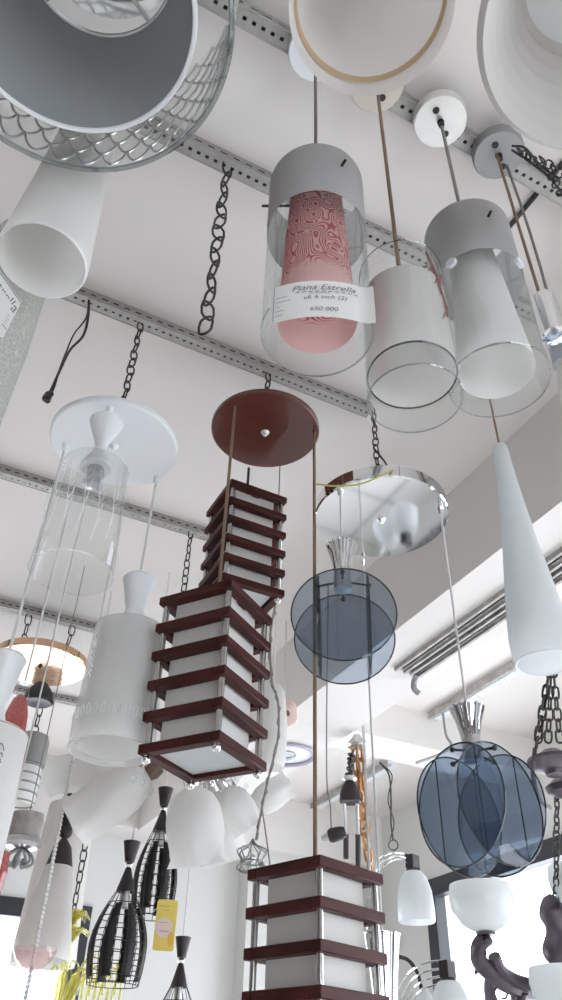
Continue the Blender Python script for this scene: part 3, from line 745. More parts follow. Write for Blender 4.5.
# ------------------------------------------------------------------ smoked disc lamps under the mirror plate
def disc_lamp(label, x, y, zt, az_, R=.120, a=.058, cs=1):
    t = thing('disc_lamp', label, 'pendant lamp', (x, y, mp.z), 'smoked glass disc lamps')
    cord_part(t, (x, y, mp.z), (x, y, zt - .01), .0028, m_cordw)
    MB().lathe([(0, -.022), (.006, -.022), (.009, 0)], (x, y, mp.z), None, 12).build('cord_grip', m_chrome, t)
    n = 72
    MB().lathe([(.0, zt - .012), (.030, zt - .006), (.036, zt), (.0345, zt - .006), (.026, zt - .035 * cs), (.019, zt - .075 * cs), (.019, zt - .082 * cs)], (x, y, 0), None, 144, wob=lambda a_, k: 1 + (.13 if k > 0 else 0) * (1 if math.sin(18 * a_) > 0 else -.6)).build('crimped_cone', m_chrome, t)
    MB().lathe([(0, zt - .075 * cs), (.021, zt - .075 * cs), (.022, zt - .05 - .08 * cs), (0, zt - .055 - .08 * cs)], (x, y, 0), None, 32).build('socket', m_satin, t)
    zc2 = zt - .026 - .085 * cs - math.sqrt(R * R - (a * .5) ** 2)
    for i in range(4):
        b = az_ + i * PI / 2; nrm = V(math.cos(b), math.sin(b), 0); c = V(x, y, zc2) + nrm * a
        g = MB().lathe([(0, .0015), (R, .0015), (R, -.0015), (0, -.0015)], c, nrm, n).build('glass_disc', m_smoke, t)
        MB().ring(R, .0018, c, nrm, n).build('edge', m_smokerim, g)
    mb = MB()
    for i in range(4):
        b = az_ + PI / 4 + i * PI / 2; q = V(x + a * 1.414 * math.cos(b), y + a * 1.414 * math.sin(b), 0); hh = math.sqrt(R * R - a * a)
        mb.tube([(q.x, q.y, zc2 - hh * .96), (q.x, q.y, zc2 + hh * .96)], .0015, 6)
    mb.build('joint_strip', m_smokerim, t)
    mb = MB()
    for i in range(4):
        b = az_ + i * PI / 2; n_ = V(math.cos(b), math.sin(b), 0); tn = V(-n_.y, n_.x, 0)
        mb.tube([V(x, y, zt - .022 - .085 * cs), V(x, y, zt - .034 - .085 * cs) + n_ * (a + .004)], .0028, 6)
        mb.ball(V(x, y, zt - .034 - .085 * cs) + n_ * (a + .004), .006, 8)
    mb.build('mount_arm', m_dark, t)
    return t
q = atz(340, 490, mp.z); disc_lamp('grey smoked glass disc lamp just below the mirror plate', q.x, q.y, EYE + 1.122, math.atan2(-q.y, -q.x))
q = atz(440, 508, mp.z); disc_lamp('blue looking smoked disc lamp hanging low before the bright window', q.x, q.y, EYE + .728, math.atan2(-q.y, -q.x) + PI / 4 + .05, .121, .058, .9)
q = atz(363, 560, mp.z); disc_lamp('smoked disc lamp with only its chrome crimp showing beside the lowest lantern', q.x, q.y, EYE + .315, math.atan2(-q.y, -q.x) + .4, cs=2.2)

# ------------------------------------------------------------------ black cage pendants
def cage(label, px, py, d, R, H, n=16):
    p = at(px, py, d); x, y = p.x, p.y; zb = p.z - H / 2; zt = zb + H
    t = thing('cage_pendant', label, 'pendant lamp', (x, y, CEIL), 'black wire cage pendants')
    cord_part(t, (x, y, CEIL), (x, y, zt + .145), .0026, m_cordw)
    MB().lathe([(0, zt + .15), (.028, zt + .15), (.027, zt + .145), (.015, zt + .088), (0, zt + .086)], (x, y, 0), None, 32).build('upper_cone', m_black, t)
    MB().lathe([(0, zt + .088), (.008, zt + .086), (.012, zt + .079), (.008, zt + .072), (0, zt + .07)], (x, y, 0), None, 16).build('neck_bead', m_chrome, t)
    MB().lathe([(0, zt + .072), (.009, zt + .070), (.030, zt), (.027, zt), (0, zt + .03)], (x, y, 0), None, 32).build('lower_cone', m_black, t)
    def rad(f):     # f 0 top .. 1 bottom
        return .029 + (R - .029) * math.sin(min(1, f / .62) * PI / 2) if f < .62 else R - (R * .13) * ((f - .62) / .38) ** 1.8
    F_ = [i / 16 for i in range(17)]
    mb = MB()
    for i in range(n):
        a = 2 * PI * i / n
        mb.tube([(x + rad(f) * math.cos(a), y + rad(f) * math.sin(a), zt - H * f) for f in F_], .0012, 5, caps=False)
    for f in (.14, .30, .45, .58, .70, .82, .92, 1.0):
        mb.ring(rad(f), .0014, (x, y, zt - H * f), None, 40, 5)
    mb.build('wire_cage', m_black, t)
    for i in range(0, n, 2):
        a0, a1 = 2 * PI * i / n + .01, 2 * PI * (i + .98) / n
        vs = []; fs = []
        fl = [.16 + .78 * j / 14 for j in range(15)]
        for j, f in enumerate(fl):
            w = .03 * (j % 2)
            for a in (a0 + w, a1 - w): vs.append((x + (rad(f) - .003) * math.cos(a), y + (rad(f) - .003) * math.sin(a), zt - H * f))
        for j in range(14): fs.append((2 * j, 2 * j + 1, 2 * j + 3, 2 * j + 2))
        o = MB().add(vs, fs).build('woven_strip', m_ribbon, t); so = o.modifiers.new('solid', 'SOLIDIFY'); so.thickness = .002
    MB().lathe([(0, zt + .01), (.014, zt + .01), (.016, zt - .045), (.0, zt - .05)], (x, y, 0), None, 20).build('socket', m_satin, t)
    return t, x, y, zt, zb
c2, cx, cy, czt, czb = cage('black wire cage pendant nearest, left of the yellow tag', 119, 937, 2.35, .088, .252)
c1, cx1, cy1, czt1, czb1 = cage('black wire cage pendant behind, partly covered by the nearest cage', 156, 873, 2.62, .074, .27)
cage('black wire cage pendant rising from the bottom edge beside the yellow tag', 174, 1038, 2.5, .085, .28)
# yellow tag on the second cage
tp = at(165.5, 925, 2.42); tr = ray(165, 925).normalized(); tu = V(0, 0, 1); tl = tu.cross(-tr).normalized(); tu = (-tr).cross(tl).normalized()
TW, TH = .066, .142
def on_t(u, v, lift=0): return tp + tl * u * TW + tu * v * TH - tr * lift
t = thing('price_tag', 'yellow price tag hanging in front of the rear cage pendant', 'tag', tp)
mb = MB(); rr = .12
out = []
for (cx_, cy_, a0) in ((.5 - rr, .5 - rr * .5, 0), (-.5 + rr, .5 - rr * .5, PI / 2), (-.5 + rr, -.5 + rr * .5, PI), (.5 - rr, -.5 + rr * .5, 1.5 * PI)):
    for k in range(5):
        a = a0 + k * PI / 8; out.append((cx_ + rr * math.cos(a), cy_ + rr * .5 * math.sin(a)))
n = len(out); mb.add([on_t(*p_) for p_ in out] + [on_t(*p_, -.002) for p_ in out], [tuple(range(n)), tuple(range(2 * n - 1, n - 1, -1))] + [(i, i + n, (i + 1) % n + n, (i + 1) % n) for i in range(n)])
mb.build('card', m_tagy, t)
mb = MB(); mb.add([on_t(.42 * math.cos(a) - .06, -.05 + .2 * math.sin(a), .0008) for a in [2 * PI * k / 20 for k in range(20)]], [tuple(range(20))]); mb.build('pale_print', m_tagp, t)
mb = MB(); mb.add([on_t(.3 + .14 * math.cos(a), -.27 + .14 * math.sin(a), .001) for a in [2 * PI * k / 16 for k in range(16)]], [tuple(range(16))]); mb.build('orange_print', m_tago, t)
mb = MB()
for (u0, u1, v, hh_) in ((-.38, .12, .37, .014), (-.2, .1, .29, .01), (-.3, .1, .05, .014), (-.25, .2, -.12, .02)):
    nn = 7
    for k in range(nn):
        a = u0 + (u1 - u0) * k / nn; b_ = a + (u1 - u0) / nn * .65; mb.add([on_t(a, v - hh_ / 2, .0014), on_t(b_, v - hh_ / 2, .0014), on_t(b_, v + hh_ / 2, .0014), on_t(a, v + hh_ / 2, .0014)], [(0, 1, 2, 3)])
mb.build('print_marks', m_ink, t)
MB().tube([on_t(-.1, .49), V(cx1 - .064 * cx1 / math.hypot(cx1, cy1), cy1 - .064 * cy1 / math.hypot(cx1, cy1), czb1)], .0015, 5).build('string', m_cordw, t)

# ------------------------------------------------------------------ white tulip chandelier behind the lanterns
def tulip(mb, neck, mouth, R, wavy=0, n=48):
    neck = Vector(neck); mouth = Vector(mouth); L = (mouth - neck).length
    prof = [(.2, 0), (.34, .02), (.70, .12), (.92, .28), (1.0, .46), (1.0, .62), (.93, .78), (.90, .91), (1.0, 1.0)]
    return mb.lathe([(r * R, z * L) for r, z in prof], neck, mouth - neck, n, wob=(lambda a, k: 1 + wavy * math.sin(6 * a) * max(0, (k - 5) / 3)) if wavy else None)
hub = at(196, 768, 2.5)
t = thing('tulip_chandelier', 'chandelier of white frosted tulip shades behind the middle lantern', 'chandelier', hub)
MB().lathe([(0, .10), (.02, .09), (.03, .05), (.05, .0), (.04, -.04), (.015, -.06), (0, -.065)], hub, None, 32).build('hub', m_chrome, t)
cord_part(t, (hub.x, hub.y, CEIL), (hub.x, hub.y, hub.z + .09), .004, m_satin, 'stem')
for (n0, m0, d0, d1, R_, wv) in (
        ((148, 774), (74, 822), 2.45, 2.38, .080, .08), ((128, 766), (50, 776), 2.62, 2.6, .066, .05), ((192, 786), (198, 864), 2.42, 2.34, .090, .10),
        ((212, 792), (226, 860), 2.62, 2.56, .080, .10), ((226, 788), (250, 828), 2.5, 2.46, .055, .16), ((252, 808), (288, 784), 2.55, 2.6, .050, .16)):
    a, b = at(*n0, d0), at(*m0, d1)
    MB().tube(curve([hub, hub * .5 + a * .5 + V(0, 0, .05), a + (a - b) * .12, a]), .006, 8).build('arm', m_chrome, t)
    s = MB(); tulip(s, a, b, R_, wv); s.build('shade', m_frost, t)
    dr = (a - b).normalized()
    MB().lathe([(0, .0), (.024, .0), (.028, .02), (.022, .045), (0, .05)], a, dr, 20).build('socket', m_brown if n0[0] < 150 else m_chrome, t)
# crystals hanging under it
for px, py in ((143, 782), (151, 790), (134, 778), (236, 782), (240, 776), (233, 777), (246, 787)):
    q = at(px, py, 2.3); mb = MB().lathe([(0, .018), (.008, .006), (.01, -.004), (0, -.02)], q, None, 6)
    mb.tube([q + V(0, 0, .016), q + V(0, 0, .05)], .0012, 4); mb.build('crystal_drop', m_clear, t)

# tall white shade and its pale socket plate right behind the middle lantern
b = at(271, 768, 2.7); x, y = b.x, b.y; z1 = zof(x, y, 690)
t = thing('pendant_lamp', 'tall plain white shade half hidden behind the middle lantern', 'pendant lamp', (x, y, CEIL))
MB().lathe([(.004, z1 + .02), (.028, z1 + .018), (.044, z1 - .01), (.055, (z1 + b.z) / 2), (.052, b.z + .03), (.045, b.z)], (x, y, 0), None, 40).build('shade', m_frost, t)
cord_part(t, (x, y, CEIL), (x, y, z1 + .02), .003, m_cordw)
b = at(284, 714, 3.2)
t = thing('socket_plate', 'pale pink round socket plate beside the tall white shade', 'socket plate', b)
MB().lathe([(0, .0), (.055, .0), (.06, .006), (.055, .014), (.03, .022), (0, .024)], b, -ray(284, 714), 40, wob=lambda a, k: 1 + .06 * math.sin(5 * a)).build('plate', m_tagp, t)
q = b - ray(284, 714).normalized() * .026
MB().box(q + V(.012, 0, .005), .02, .02, .02).build('socket', m_brown, t)
cord_part(t, b, (b.x, b.y, CEIL), .003, m_cordw)

# twisted brown cord with a small wire crown at its end
d = 2.3
pts = [at(275, 606, 2.25)] + [at(px, py, d) for px, py in ((270, 640), (272, 682), (278, 702), (278, 738), (268, 780), (262, 808), (256, 840))]
top = V(pts[0].x, pts[0].y, CEIL)
t = thing('wire_crown', 'small wire crown lamp on a twisted cord above the lowest lantern', 'pendant lamp', pts[-1])
MB().tube([top, pts[0]], .002, 6).tube(curve(pts), .0035, 6).tube([p_ + V(.006 * math.sin(i * 1.7), .006 * math.cos(i * 1.7), 0) for i, p_ in enumerate(curve(pts, 5))], .0018, 6).build('cord', m_cordg, t)
MB().tube(curve([at(262, 808, d), at(266, 835, d), at(270, 866, d), at(271, 884, d)]), .0024, 6).build('cord', m_cordg, t)
c = at(252, 858, d); mb = MB()
for k in range(9):
    a = 2 * PI * k / 9; dx = V(math.cos(a), math.sin(a), 0)
    mb.tube(curve([c + V(0, 0, .055), c + dx * .014 + V(0, 0, .035), c + dx * .045 + V(0, 0, .02), c + dx * .030 + V(0, 0, -.01), c + dx * .045 + V(0, 0, -.03), c + dx * .015 + V(0, 0, -.04), c + V(0, 0, -.03)]), .0024, 5)
mb.ring(.036, .0024, c + V(0, 0, -.012), None, 24).build('wire_scroll', m_steel, t)
MB().ball(c + V(0, 0, .0), .012, 12).build('bead', m_chrome, t)

# ring light let into the underside of the beam
c = atz(299, 756, ZB); c = V(1.655, c.y, ZB)
t = thing('ring_light', 'mauve edged ring light under the far end of the beam', 'ceiling light', c)
MB().ring(.142, .009, c + V(0, 0, -.010), None, 64, 10).build('ring', m_purple, t)
MB().lathe([(0, -.004), (.122, -.004), (.132, 0)], c, None, 64).build('base_plate', m_whitep, t)
q = MB().lathe([(0, -.034), (.02, -.030), (.04, -.018), (.045, -.006), (.04, -.0035)], c, None, 32, wob=lambda a, k: 1 + .25 * math.cos(2 * a))
q.build('lamp_bulb', m_clear, t)
MB().ring(.046, .003, c + V(0, 0, -.006), None, 40).tube([c + V(-.05, -.04, -.01), c + V(-.10, -.07, -.01)], .006, 6).build('bulb_collar', m_grey, t)

# ------------------------------------------------------------------ copper chain, black dome lamp
c = atz(357, 741, ZB - .03); dh = -(MT @ (c - V(0, 0, EYE))).z
t = thing('chain_hook', 'silver hook cup with long copper chain hanging down', 'chain', c)
MB().lathe([(0, .03), (.016, .028), (.026, .01), (.045, -.012), (.048, -.02), (.04, -.03), (0, -.03)], c, None, 24).build('hook_cup', m_satin, t)
MB().tube([c + V(0, 0, .02), (c.x, c.y, ZB)], .012, 10).build('rod', m_satin, t)
mb = MB()
mb.chain(c + V(.01, 0, -.02), at(365, 835, dh - .1), .062, .0085).chain(c + V(-.01, .01, -.02), at(362, 828, dh - .05), .062, .0085).chain(at(365, 835, dh - .1), at(371, 874, dh - .15), .05, .0095)
mb.build('chain', m_copper, t)
c = at(350, 794, 3.0)
t = thing('dome_pendant', 'black dome lamp with black tipped tubes left of the copper chain', 'pendant lamp', c)
MB().lathe([(0, .05), (.02, .045), (.032, .03), (.04, .0), (.042, -.03), (.036, -.034), (0, -.028)], c, None, 32).build('dome', m_black, t)
MB().lathe([(0, .068), (.026, .066), (.03, .058), (.022, .048), (0, .046)], c, None, 24).build('silver_collar', m_satin, t)
MB().chain(atz(352, 752, ZB - .075), c + V(0, 0, .066), .05, .005).build('chain', m_iron, t)
for px0, px1, yy in ((344, 346, 858), (357, 358, 866)):
    a, b = at(px0, 804, 2.78), at(px1, 834, 2.78); b2 = at(px1, yy, 2.78)
    MB().tube([a, b], .007, 10).build('tube', m_satin, t); MB().tube([b, b2], .010, 10).build('black_tip', m_black, t)
c = at(337, 834, 2.6)
t = thing('spot_lamp', 'small black spot lamp beside the cord of the lowest lantern', 'spotlight', c)
ax = at(330, 836, 2.6) - c
MB().lathe([(0, .03), (.016, .03), (.022, .012), (.024, -.02), (.018, -.03), (0, -.034)], c, -ax, 24).build('head', m_black, t)
MB().lathe([(0, .055), (.008, .055), (.014, .03), (0, .028)], c, ax, 20).build('lamp_neck', m_satin, t)
MB().tube(curve([c + ax * .8, c + ax * .9 + V(0, 0, .1), V(c.x, c.y, c.z) + ax + V(-.01, 0, .25), V(c.x + ax.x, c.y, CEIL)]), .0025, 6).build('wire', m_cordg, t)
# loose twisted wires off the far batten
p0 = atz(386, 759, CEIL - .03); p0.y = max(p0.y, 3.965); dq = -(MT @ (p0 - V(0, 0, EYE))).z; qs = [at(px, py, dq) for px, py in ((389, 775), (391, 800), (391, 822), (393, 840))]
t = thing('loose_wire', 'thin knotted wire dangling from the far batten by the right wall', 'wire', p0)
MB().tube(curve([p0] + qs), .006, 6).tube(curve([p0] + [q_ + V(.022 * (-1) ** i, 0, 0) for i, q_ in enumerate(qs)]), .004, 6).ring(.03, .004, qs[-1] - V(0, 0, .03), (1, 1, 0), 16, 5).build('strand', m_cordk, t)
p0 = atz(443, 714, CEIL - .036)
t = thing('loose_wire', 'grey wire bent from the batten end across the cross beam', 'wire', p0)
MB().tube(curve([p0, at(446, 735, 3.9), at(451, 745, 3.85), at(440, 754, 3.8), at(416, 763, 3.75)]), .007, 6).build('strand', m_grey, t)

# ------------------------------------------------------------------ white bell chandelier right of the lowest lantern
hubw = at(372, 930, 3.0)
t = thing('bell_chandelier', 'chandelier with white bell shades on thin arms before the right wall', 'chandelier', hubw)
MB().lathe([(0, .12), (.02, .11), (.035, .05), (.02, 0), (.045, -.05), (.03, -.1), (0, -.12)], hubw, None, 32).build('hub', m_satin, t)
cord_part(t, (hubw.x, hubw.y, CEIL), (hubw.x, hubw.y, hubw.z + .11), .006, m_satin, 'stem')
def bell(c0, c1, wpx, d):
    a, b = at(*c0, d), at(*c1, d); b = V(a.x, a.y, b.z); L = a.z - b.z; R_ = wpx * d / F / 2
    k_ = MB().box(a + V(0, 0, .025), .05, .035, .05, .4).lathe([(0, .0), (.025, .0), (.03, -.015), (.022, -.02)], a, None, 20).build('socket', m_black, t)
    MB().lathe([(.02, a.z - .005), (.035, a.z - .012), (R_ * .72, a.z - L * .18), (R_ * .92, a.z - L * .42), (R_, a.z - L * .75), (R_, b.z + .006), (R_ - .004, b.z)], (a.x, a.y, 0), None, 48).build('shade', m_opal, t)
    return a
a = bell((413, 869), (413, 930), 36, 3.0)
for k, (dz, off) in enumerate(((.05, 0), (.03, .02), (.01, .03))):
    MB().tube(curve([a + V(0, 0, dz), at(398, 853 + 3 * k, 2.98), at(386, 855 + 5 * k, 2.95), at(376, 866 + 6 * k, 2.95), hubw]), .0026, 6).build('arm', m_chrome, t)
a = bell((448, 978), (446, 1040), 40, 2.6)
for k in range(4):
    MB().tube(curve([a + V(0, 0, .05 - .02 * k), at(430 - 2 * k, 962 + 9 * k, 2.65), at(412 + 1 * k, 970 + 9 * k, 2.7), at(399 + 4 * k, 988 + 7 * k, 2.8), at(390 + 7 * k, 1012, 2.9)]), .0036, 6).build('arm', m_chrome, t)
MB().tube(curve([at(396, 956, 2.8), at(408, 960, 2.8), at(417, 972, 2.78), at(421, 986, 2.75), at(424, 1004, 2.72)]), .007, 8).build('dark_arm', m_black, t)
a, b = at(424, 988, 2.7), at(420, 1030, 2.7)
MB().lathe([(.01, 0), (.03, -.03), (.07, -.10), (.08, -.16)], a, None, 32).build('shade', m_opal, t)
# ------------------------------------------------------------------ bronze chandelier with bowl uplights at lower right
D = 2.6
hb = at(556, 960, 2.75)
t = thing('bronze_chandelier', 'ornate dark bronze chandelier with white bowl uplights at lower right', 'chandelier', hb)
dish = at(553, 760, 2.55)
MB().lathe([(0, .03), (.03, .03), (.05, .012), (.085, .0), (.088, -.012), (.06, -.03), (.035, -.036), (.03, -.05), (.0, -.052)], dish, None, 40).build('canopy_dish', m_bronze, t)
MB().lathe([(0, .02), (.03, .015), (.06, -.01), (.055, -.03), (.02, -.045), (0, -.05)], at(563, 784, 2.6), None, 32).build('lower_dish', m_bronze, t)
mb = MB()
top = at(552, 655, 2.55)
for px, py in ((538, 742), (548, 742), (560, 742), (536, 748)): mb.chain(top, at(px, py, 2.52), .036, .0045)
mb.build('chain', m_iron, t)
MB().tube([top, V(top.x, top.y, CEIL)], .006, 6).build('stem', m_iron, t)
mb = MB(); mb.chain(at(557, 792, 2.6), at(556, 900, 2.75), .034, .0045).chain(at(566, 792, 2.6), at(564, 900, 2.75), .034, .0045); mb.build('lower_chain', m_iron, t)
MB().tube(curve([at(535, 748, 2.52), at(533, 775, 2.52), at(540, 800, 2.54), at(550, 808, 2.58)]), .007, 8).build('scroll', m_bronze, t)
MB().lathe([(max(0, p_.x), p_.z) for p_ in curve([(0, 0, .12), (.03, 0, .1), (.05, 0, .05), (.035, 0, .0), (.06, 0, -.06), (.045, 0, -.1), (0, 0, -.12)], 6)], at(556, 930, 2.75), None, 32).build('column', m_bronze, t)
mb = MB()
mb.tube(curve([at(486, 938, D), at(479, 946, D), at(479, 960, D), at(490, 972, D), at(508, 984, D), at(530, 990, D + .05), at(552, 982, D + .1), at(572, 972, D + .12)]), .024, 10, r2=.036)
mb.tube(curve([at(480, 952, D), at(480, 964, D), at(475, 974, D)]), .024, 10, r2=.004)
mb.tube(curve([at(494, 956, D), at(500, 970, D), at(514, 980, D), at(532, 986, D)]), .022, 8, r2=.022)
mb.build('arm', m_bronze, t)
mb = MB()
mb.tube(curve([at(490, 974, D), at(489, 990, D), at(492, 1012, D)]), .018, 10)
mb.tube(curve([at(504, 976, D), at(512, 988, D), at(514, 1004, D), at(508, 1016, D)]), .012, 8)
mb.tube(curve([at(498, 1004, D - .02), at(494, 992, D - .02), at(500, 985, D - .02), at(507, 989, D - .02), at(506, 998, D - .02), at(501, 998, D - .02)]), .006, 8, r2=.003)
mb.tube(curve([at(524, 992, D), at(520, 1004, D), at(522, 1020, D)]), .016, 10)
mb.build('scroll', m_bronze, t)
def bowl(px, py, d, R_, hgt):
    c = at(px, py, d)
    MB().lathe([(0, .0), (.030, .0), (.034, .008), (.02, .012), (.012, .0), (.022, -.018), (.016, -.03), (0, -.03)], c, None, 28).build('cup', m_bronze, t)
    MB().lathe([(.018, .010), (.05, .016), (R_ * .70, hgt * .22), (R_ * .95, hgt * .50), (R_, hgt * .72), (R_ * .96, hgt * .95), (R_ * .94, hgt)], c, None, 56).build('bowl_shade', m_opal, t)
bowl(486, 935, D, .112, .155)
bowl(572, 1022, 2.45, .115, .15)
bowl(586, 912, 2.7, .11, .15)

# ------------------------------------------------------------------ lower left group
def cone_lamp(label, px, py0, py1, d, Rt, Rb, nu):
    p = at(px, py1, d); x, y = p.x, p.y; zb = p.z; zt = zof(x, y, py0); s = d / 2.4
    t = thing('cone_lamp', label, 'pendant lamp', (x, y, CEIL), 'white cone lamps with black hourglass caps')
    cord_part(t, (x, y, CEIL), (x, y, zt + .18 * s), .003, m_cordw)
    MB().lathe([(.004, zt), (Rt * .98, zt), (Rt, zt - .006), (Rb * .98, zb + .06), (Rb, zb + .03), (Rb * .97, zb)], (x, y, 0), None, 6 if nu else 48).build('shade', m_frosty, t)
    mb = MB().lathe([(0, zt + .19 * s), (.024 * s, zt + .19 * s), (.028 * s, zt + .15 * s), (.012 * s, zt + .12 * s), (0, zt + .12 * s)], (x, y, 0), None, 24)
    mb.lathe([(0, zt + .10 * s), (.03 * s, zt + .06 * s), (.045 * s, zt - .002), (0, zt - .002)], (x, y, 0), None, 24)
    mb.ball((x, y, zt + .11 * s), .024 * s, 16)
    mb.build('hourglass_cap', m_black, t)
    mb = MB()
    for k in range(4):
        a = CAMA + .3 + k * PI / 2; u = V(math.cos(a), math.sin(a), 0); w = V(math.cos(a + 1.2), math.sin(a + 1.2), 0)
        mb.tube([V(x, y, zt - .002) + u * Rt * 1.005, V(x, y, zb + .04) + w * Rb * 1.0], .0014, 4); mb.tube([V(x, y, zt - .002) + w * Rt * 1.005, V(x, y, zb + .04) + u * Rb * 1.0], .0014, 4)
    return t
cone_lamp('tapered white cone lamp with black hourglass cap above the pink dish', 41, 866, 960, 2.45, .046, .086, False)
cone_lamp('larger white cone lamp standing behind the first one with black cap', 42, 806, 966, 3.05, .10, .13, False)
# pink glass dish on a long white cord
c = at(34, 956, 2.2); x, y = c.x, c.y
t = thing('dish_pendant', 'pale pink glass dish on a long white beaded cord at lower left', 'pendant lamp', (x, y, CEIL))
MB().lathe([(.008, c.z - .035), (.03, c.z - .03), (.05, c.z - .012), (.062, c.z + .012), (.063, c.z + .02)], (x, y, 0), None, 48).build('dish', m_pinkglass, t)
MB().tube([(x, y, c.z - .03), (x, y, c.z - .3)], .012, 12).build('clear_stem', m_clear, t)
mb = MB().tube([(x, y, CEIL), (x, y, c.z - .3)], .0034, 6)
for k in range(150):
    z = c.z - .25 + k * .0125
    if z < CEIL - .02: mb.ball((x, y, z), .0065, 6)
mb.build('beaded_cord', m_cordw, t)
# red speckled glass lamp half hidden behind the left white cylinder
b = at(-8, 812, 1.95); x, y = b.x, b.y; z1 = zof(x, y, 700)
t = thing('pendant_lamp', 'red speckled glass lamp with dark cap behind the left white cylinder', 'pendant lamp', (x, y, CEIL))
MB().lathe([(.01, z1 + .012), (.02, z1), (.030, z1 - .04), (.040, (z1 + b.z) / 2), (.034, b.z + .03), (.012, b.z)], (x, y, 0), None, 40).build('shade', m_red, t)
MB().lathe([(0, z1 + .05), (.016, z1 + .05), (.02, z1 + .01), (0, z1 + .005)], (x, y, 0), None, 24).build('cap', m_clear, t)
cord_part(t, (x, y, CEIL), (x, y, z1 + .05), .003, m_cordw)
b = at(40, 693, 2.6)
t = thing('grey_cone_lamp', 'dark grey cone shade under the copper mirror plate', 'pendant lamp', b)
MB().lathe([(.004, .035), (.02, .033), (.045, .0), (.052, -.03), (.045, -.036), (0, -.03)], b, None, 32).build('shade', m_dark, t)
cord_part(t, (b.x, b.y, CEIL), b + V(0, 0, .03), .0018, m_cordg)
# white ribbed cage shade with grey hoops
b = atz(44, 693, zr); x, y = b.x, b.y; b = V(x, y, zof(x, y, 806)); z1 = zof(x, y, 742)
t = thing('hooped_lamp', 'white shade with grey hoops under a grey top beside the left cylinder', 'pendant lamp', (x, y, CEIL))
MB().lathe([(.004, z1 - .12), (.075, z1 - .122), (.075, b.z)], (x, y, 0), None, 40).build('shade', m_frost, t)
mb = MB()
for k in range(5): mb.ring(.077, .0045, (x, y, z1 - .13 - (z1 - .13 - b.z) * k / 4.3), None, 32)
mb.build('hoop', m_grey, t)
MB().lathe([(0, z1 + .03), (.075, z1 + .03), (.085, z1), (.085, z1 - .12), (0, z1 - .12)], (x, y, 0), None, 32).build('grey_top', m_grey, t)
MB().chain((x, y, CEIL), (x, y, z1 + .03), .06, .0045).build('chain', m_iron, t)
# small grey chandelier under it
b = at(24, 838, 2.5)
t = thing('grey_chandelier', 'small grey drum lamp over a saucer with metal scrolls at left', 'chandelier', b)
MB().lathe([(0, .075), (.05, .075), (.052, .0), (0, -.001)], b, None, 40).build('drum', m_trunk, t)
MB().lathe([(0, .008), (.055, .006), (.062, -.012), (.05, -.022), (0, -.026)], b + V(0, 0, -.008), None, 40).build('saucer', m_satin, t)
mb = MB()
for k in range(7):
    a = 2 * PI * k / 7; u = V(math.cos(a), math.sin(a), 0)
    mb.tube(curve([b + V(0, 0, -.03), b + u * .03 + V(0, 0, -.045), b + u * .045 + V(0, 0, -.07), b + u * .025 + V(0, 0, -.085), b + u * .015 + V(0, 0, -.065)]), .005, 6)
mb.build('scroll', m_grey, t)
cord_part(t, (b.x, b.y, CEIL), b + V(0, 0, .07), .0018, m_cordg)
b = at(-12, 915, 1.85); x, y = b.x, b.y; z1 = zof(x, y, 850)
t = thing('pendant_lamp', 'pink red glass lamp cut by the left edge above the window', 'pendant lamp', (x, y, CEIL))
MB().lathe([(.006, z1), (.018, z1 - .005), (.022, z1 - .05), (.016, b.z + .02), (.006, b.z)], (x, y, 0), None, 32).build('shade', m_red, t)
cord_part(t, (x, y, CEIL), (x, y, z1), .0025, m_cordw)
# yellow glass chandelier
c = at(66, 955, 2.62); x, y = c.x, c.y
t = thing('yellow_chandelier', 'yellow art glass chandelier with curled petals at lower left', 'chandelier', (x, y, CEIL))
MB().chain((x, y, CEIL), (x, y, c.z + .12), .036, .0034).build('chain', m_iron, t)
def petals(cz, R_, n, droop):
    mb = MB()
    for k in range(n):
        a = 2 * PI * k / n + cz * 7; u = V(math.cos(a), math.sin(a), 0); w = V(-u.y, u.x, 0); vs = []
        for j in range(7):
            s = j / 6; cc = V(x, y, cz) + u * R_ * s + V(0, 0, .035 * math.sin(PI * s) - droop * s * s); wd = .030 * math.sin(PI * min(1, s * .85 + .12)) + .002
            vs += [cc - w * wd + V(0, 0, .006), cc, cc + w * wd + V(0, 0, .006)]
        fs = []
        for j in range(6):
            for m_ in range(2): fs.append((3 * j + m_, 3 * j + m_ + 1, 3 * j + m_ + 4, 3 * j + m_ + 3))
        mb.add(vs, fs)
    return mb
for cz, R_, n, dr in ((c.z + .09, .06, 7, -.015), (c.z + .03, .07, 8, -.03)):
    o = petals(cz, R_, n, dr).build('petal_cup', m_yellow, t); o.modifiers.new('solid', 'SOLIDIFY').thickness = .003
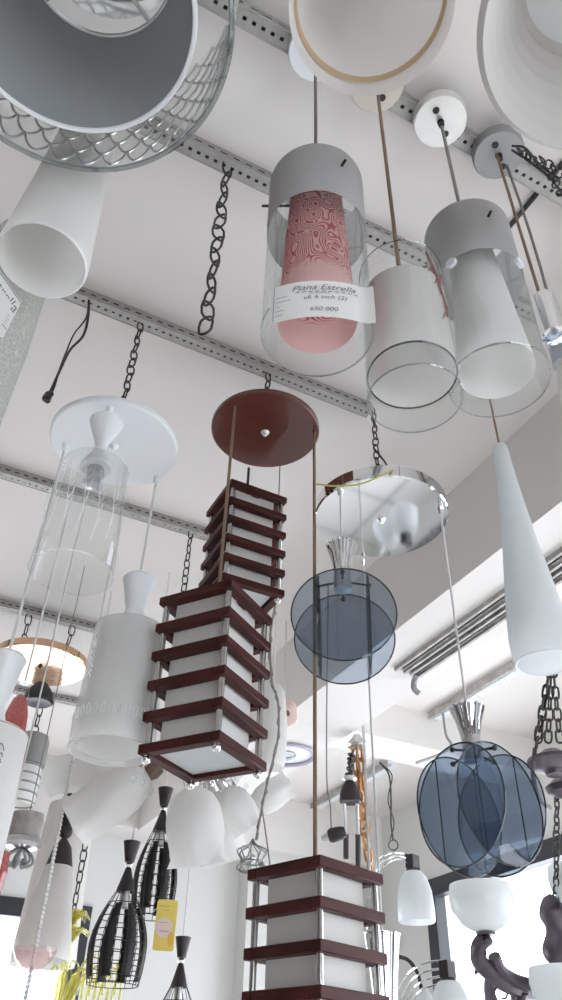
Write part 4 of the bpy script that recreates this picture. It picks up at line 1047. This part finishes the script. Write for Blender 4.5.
MB().lathe([(0, .13), (.012, .12), (.022, .09), (.012, .06), (.016, .0), (.011, -.05), (.013, -.15), (.03, -.19), (0, -.21)], c, None, 24).build('stem', m_yellow, t)
hubz = c + V(0, 0, -.17)
ac = [(62, 995), (92, 990), (104, 970), (48, 985), (118, 985), (80, 998), (98, 1000)]
for k, (px, py) in enumerate(ac):
    e = at(px, py, 2.62 + .03 * (k % 3)); mid = (hubz + e) / 2 + V(0, 0, .09)
    MB().tube(curve([hubz, hubz * .7 + mid * .3 + V(0, 0, -.03), mid, e + V(0, 0, .04), e]), .006, 8, r2=.003).build('arm', m_yellow, t)
mb = MB()
for k in range(16):
    px, py = 58 + k * 4.2, 985 + 8 * math.sin(k * 2.1); e = at(px, py, 2.6); u = V(math.cos(k * 1.9), math.sin(k * 1.9), 0)
    mb.tube(curve([e + V(0, 0, -.05), e, e + u * .012 + V(0, 0, .04), e + u * .035 + V(0, 0, .045), e + u * .04 + V(0, 0, .025)]), .005, 6, r2=.002)
mb.build('curl', m_yellow, t)
b = at(16, 978, 2.5)
MB().lathe([(0, -.03), (.022, -.03), (.028, .0), (.024, .03), (0, .03)], b, None, 24).build('candle_cup', m_yellow, t)
MB().tube(curve([b + V(0, 0, -.03), b + V(0, 0, -.10), b * .5 + hubz * .5 + V(0, 0, -.12), hubz]), .007, 8).build('arm', m_yellow, t)

# ------------------------------------------------------------------ daylight
w = bpy.data.worlds.new('sky'); sc.world = w; w.use_nodes = True
bg = w.node_tree.nodes['Background']; bg.inputs[0].default_value = (.985, .99, 1.0, 1); bg.inputs[1].default_value = 5.6
sc.view_settings.view_transform = 'Standard'; sc.view_settings.look = 'None'
sc.view_settings.gamma = 1; sc.view_settings.use_curve_mapping = False; sc.view_settings.exposure = 0
cy_ = sc.cycles
cy_.max_bounces = 14; cy_.transparent_max_bounces = 40; cy_.diffuse_bounces = 6; cy_.transmission_bounces = 8; cy_.glossy_bounces = 5
cy_.use_denoising = True; cy_.caustics_reflective = False; cy_.caustics_refractive = False
for o in sc.objects:
    if '_o' in o: del o['_o']
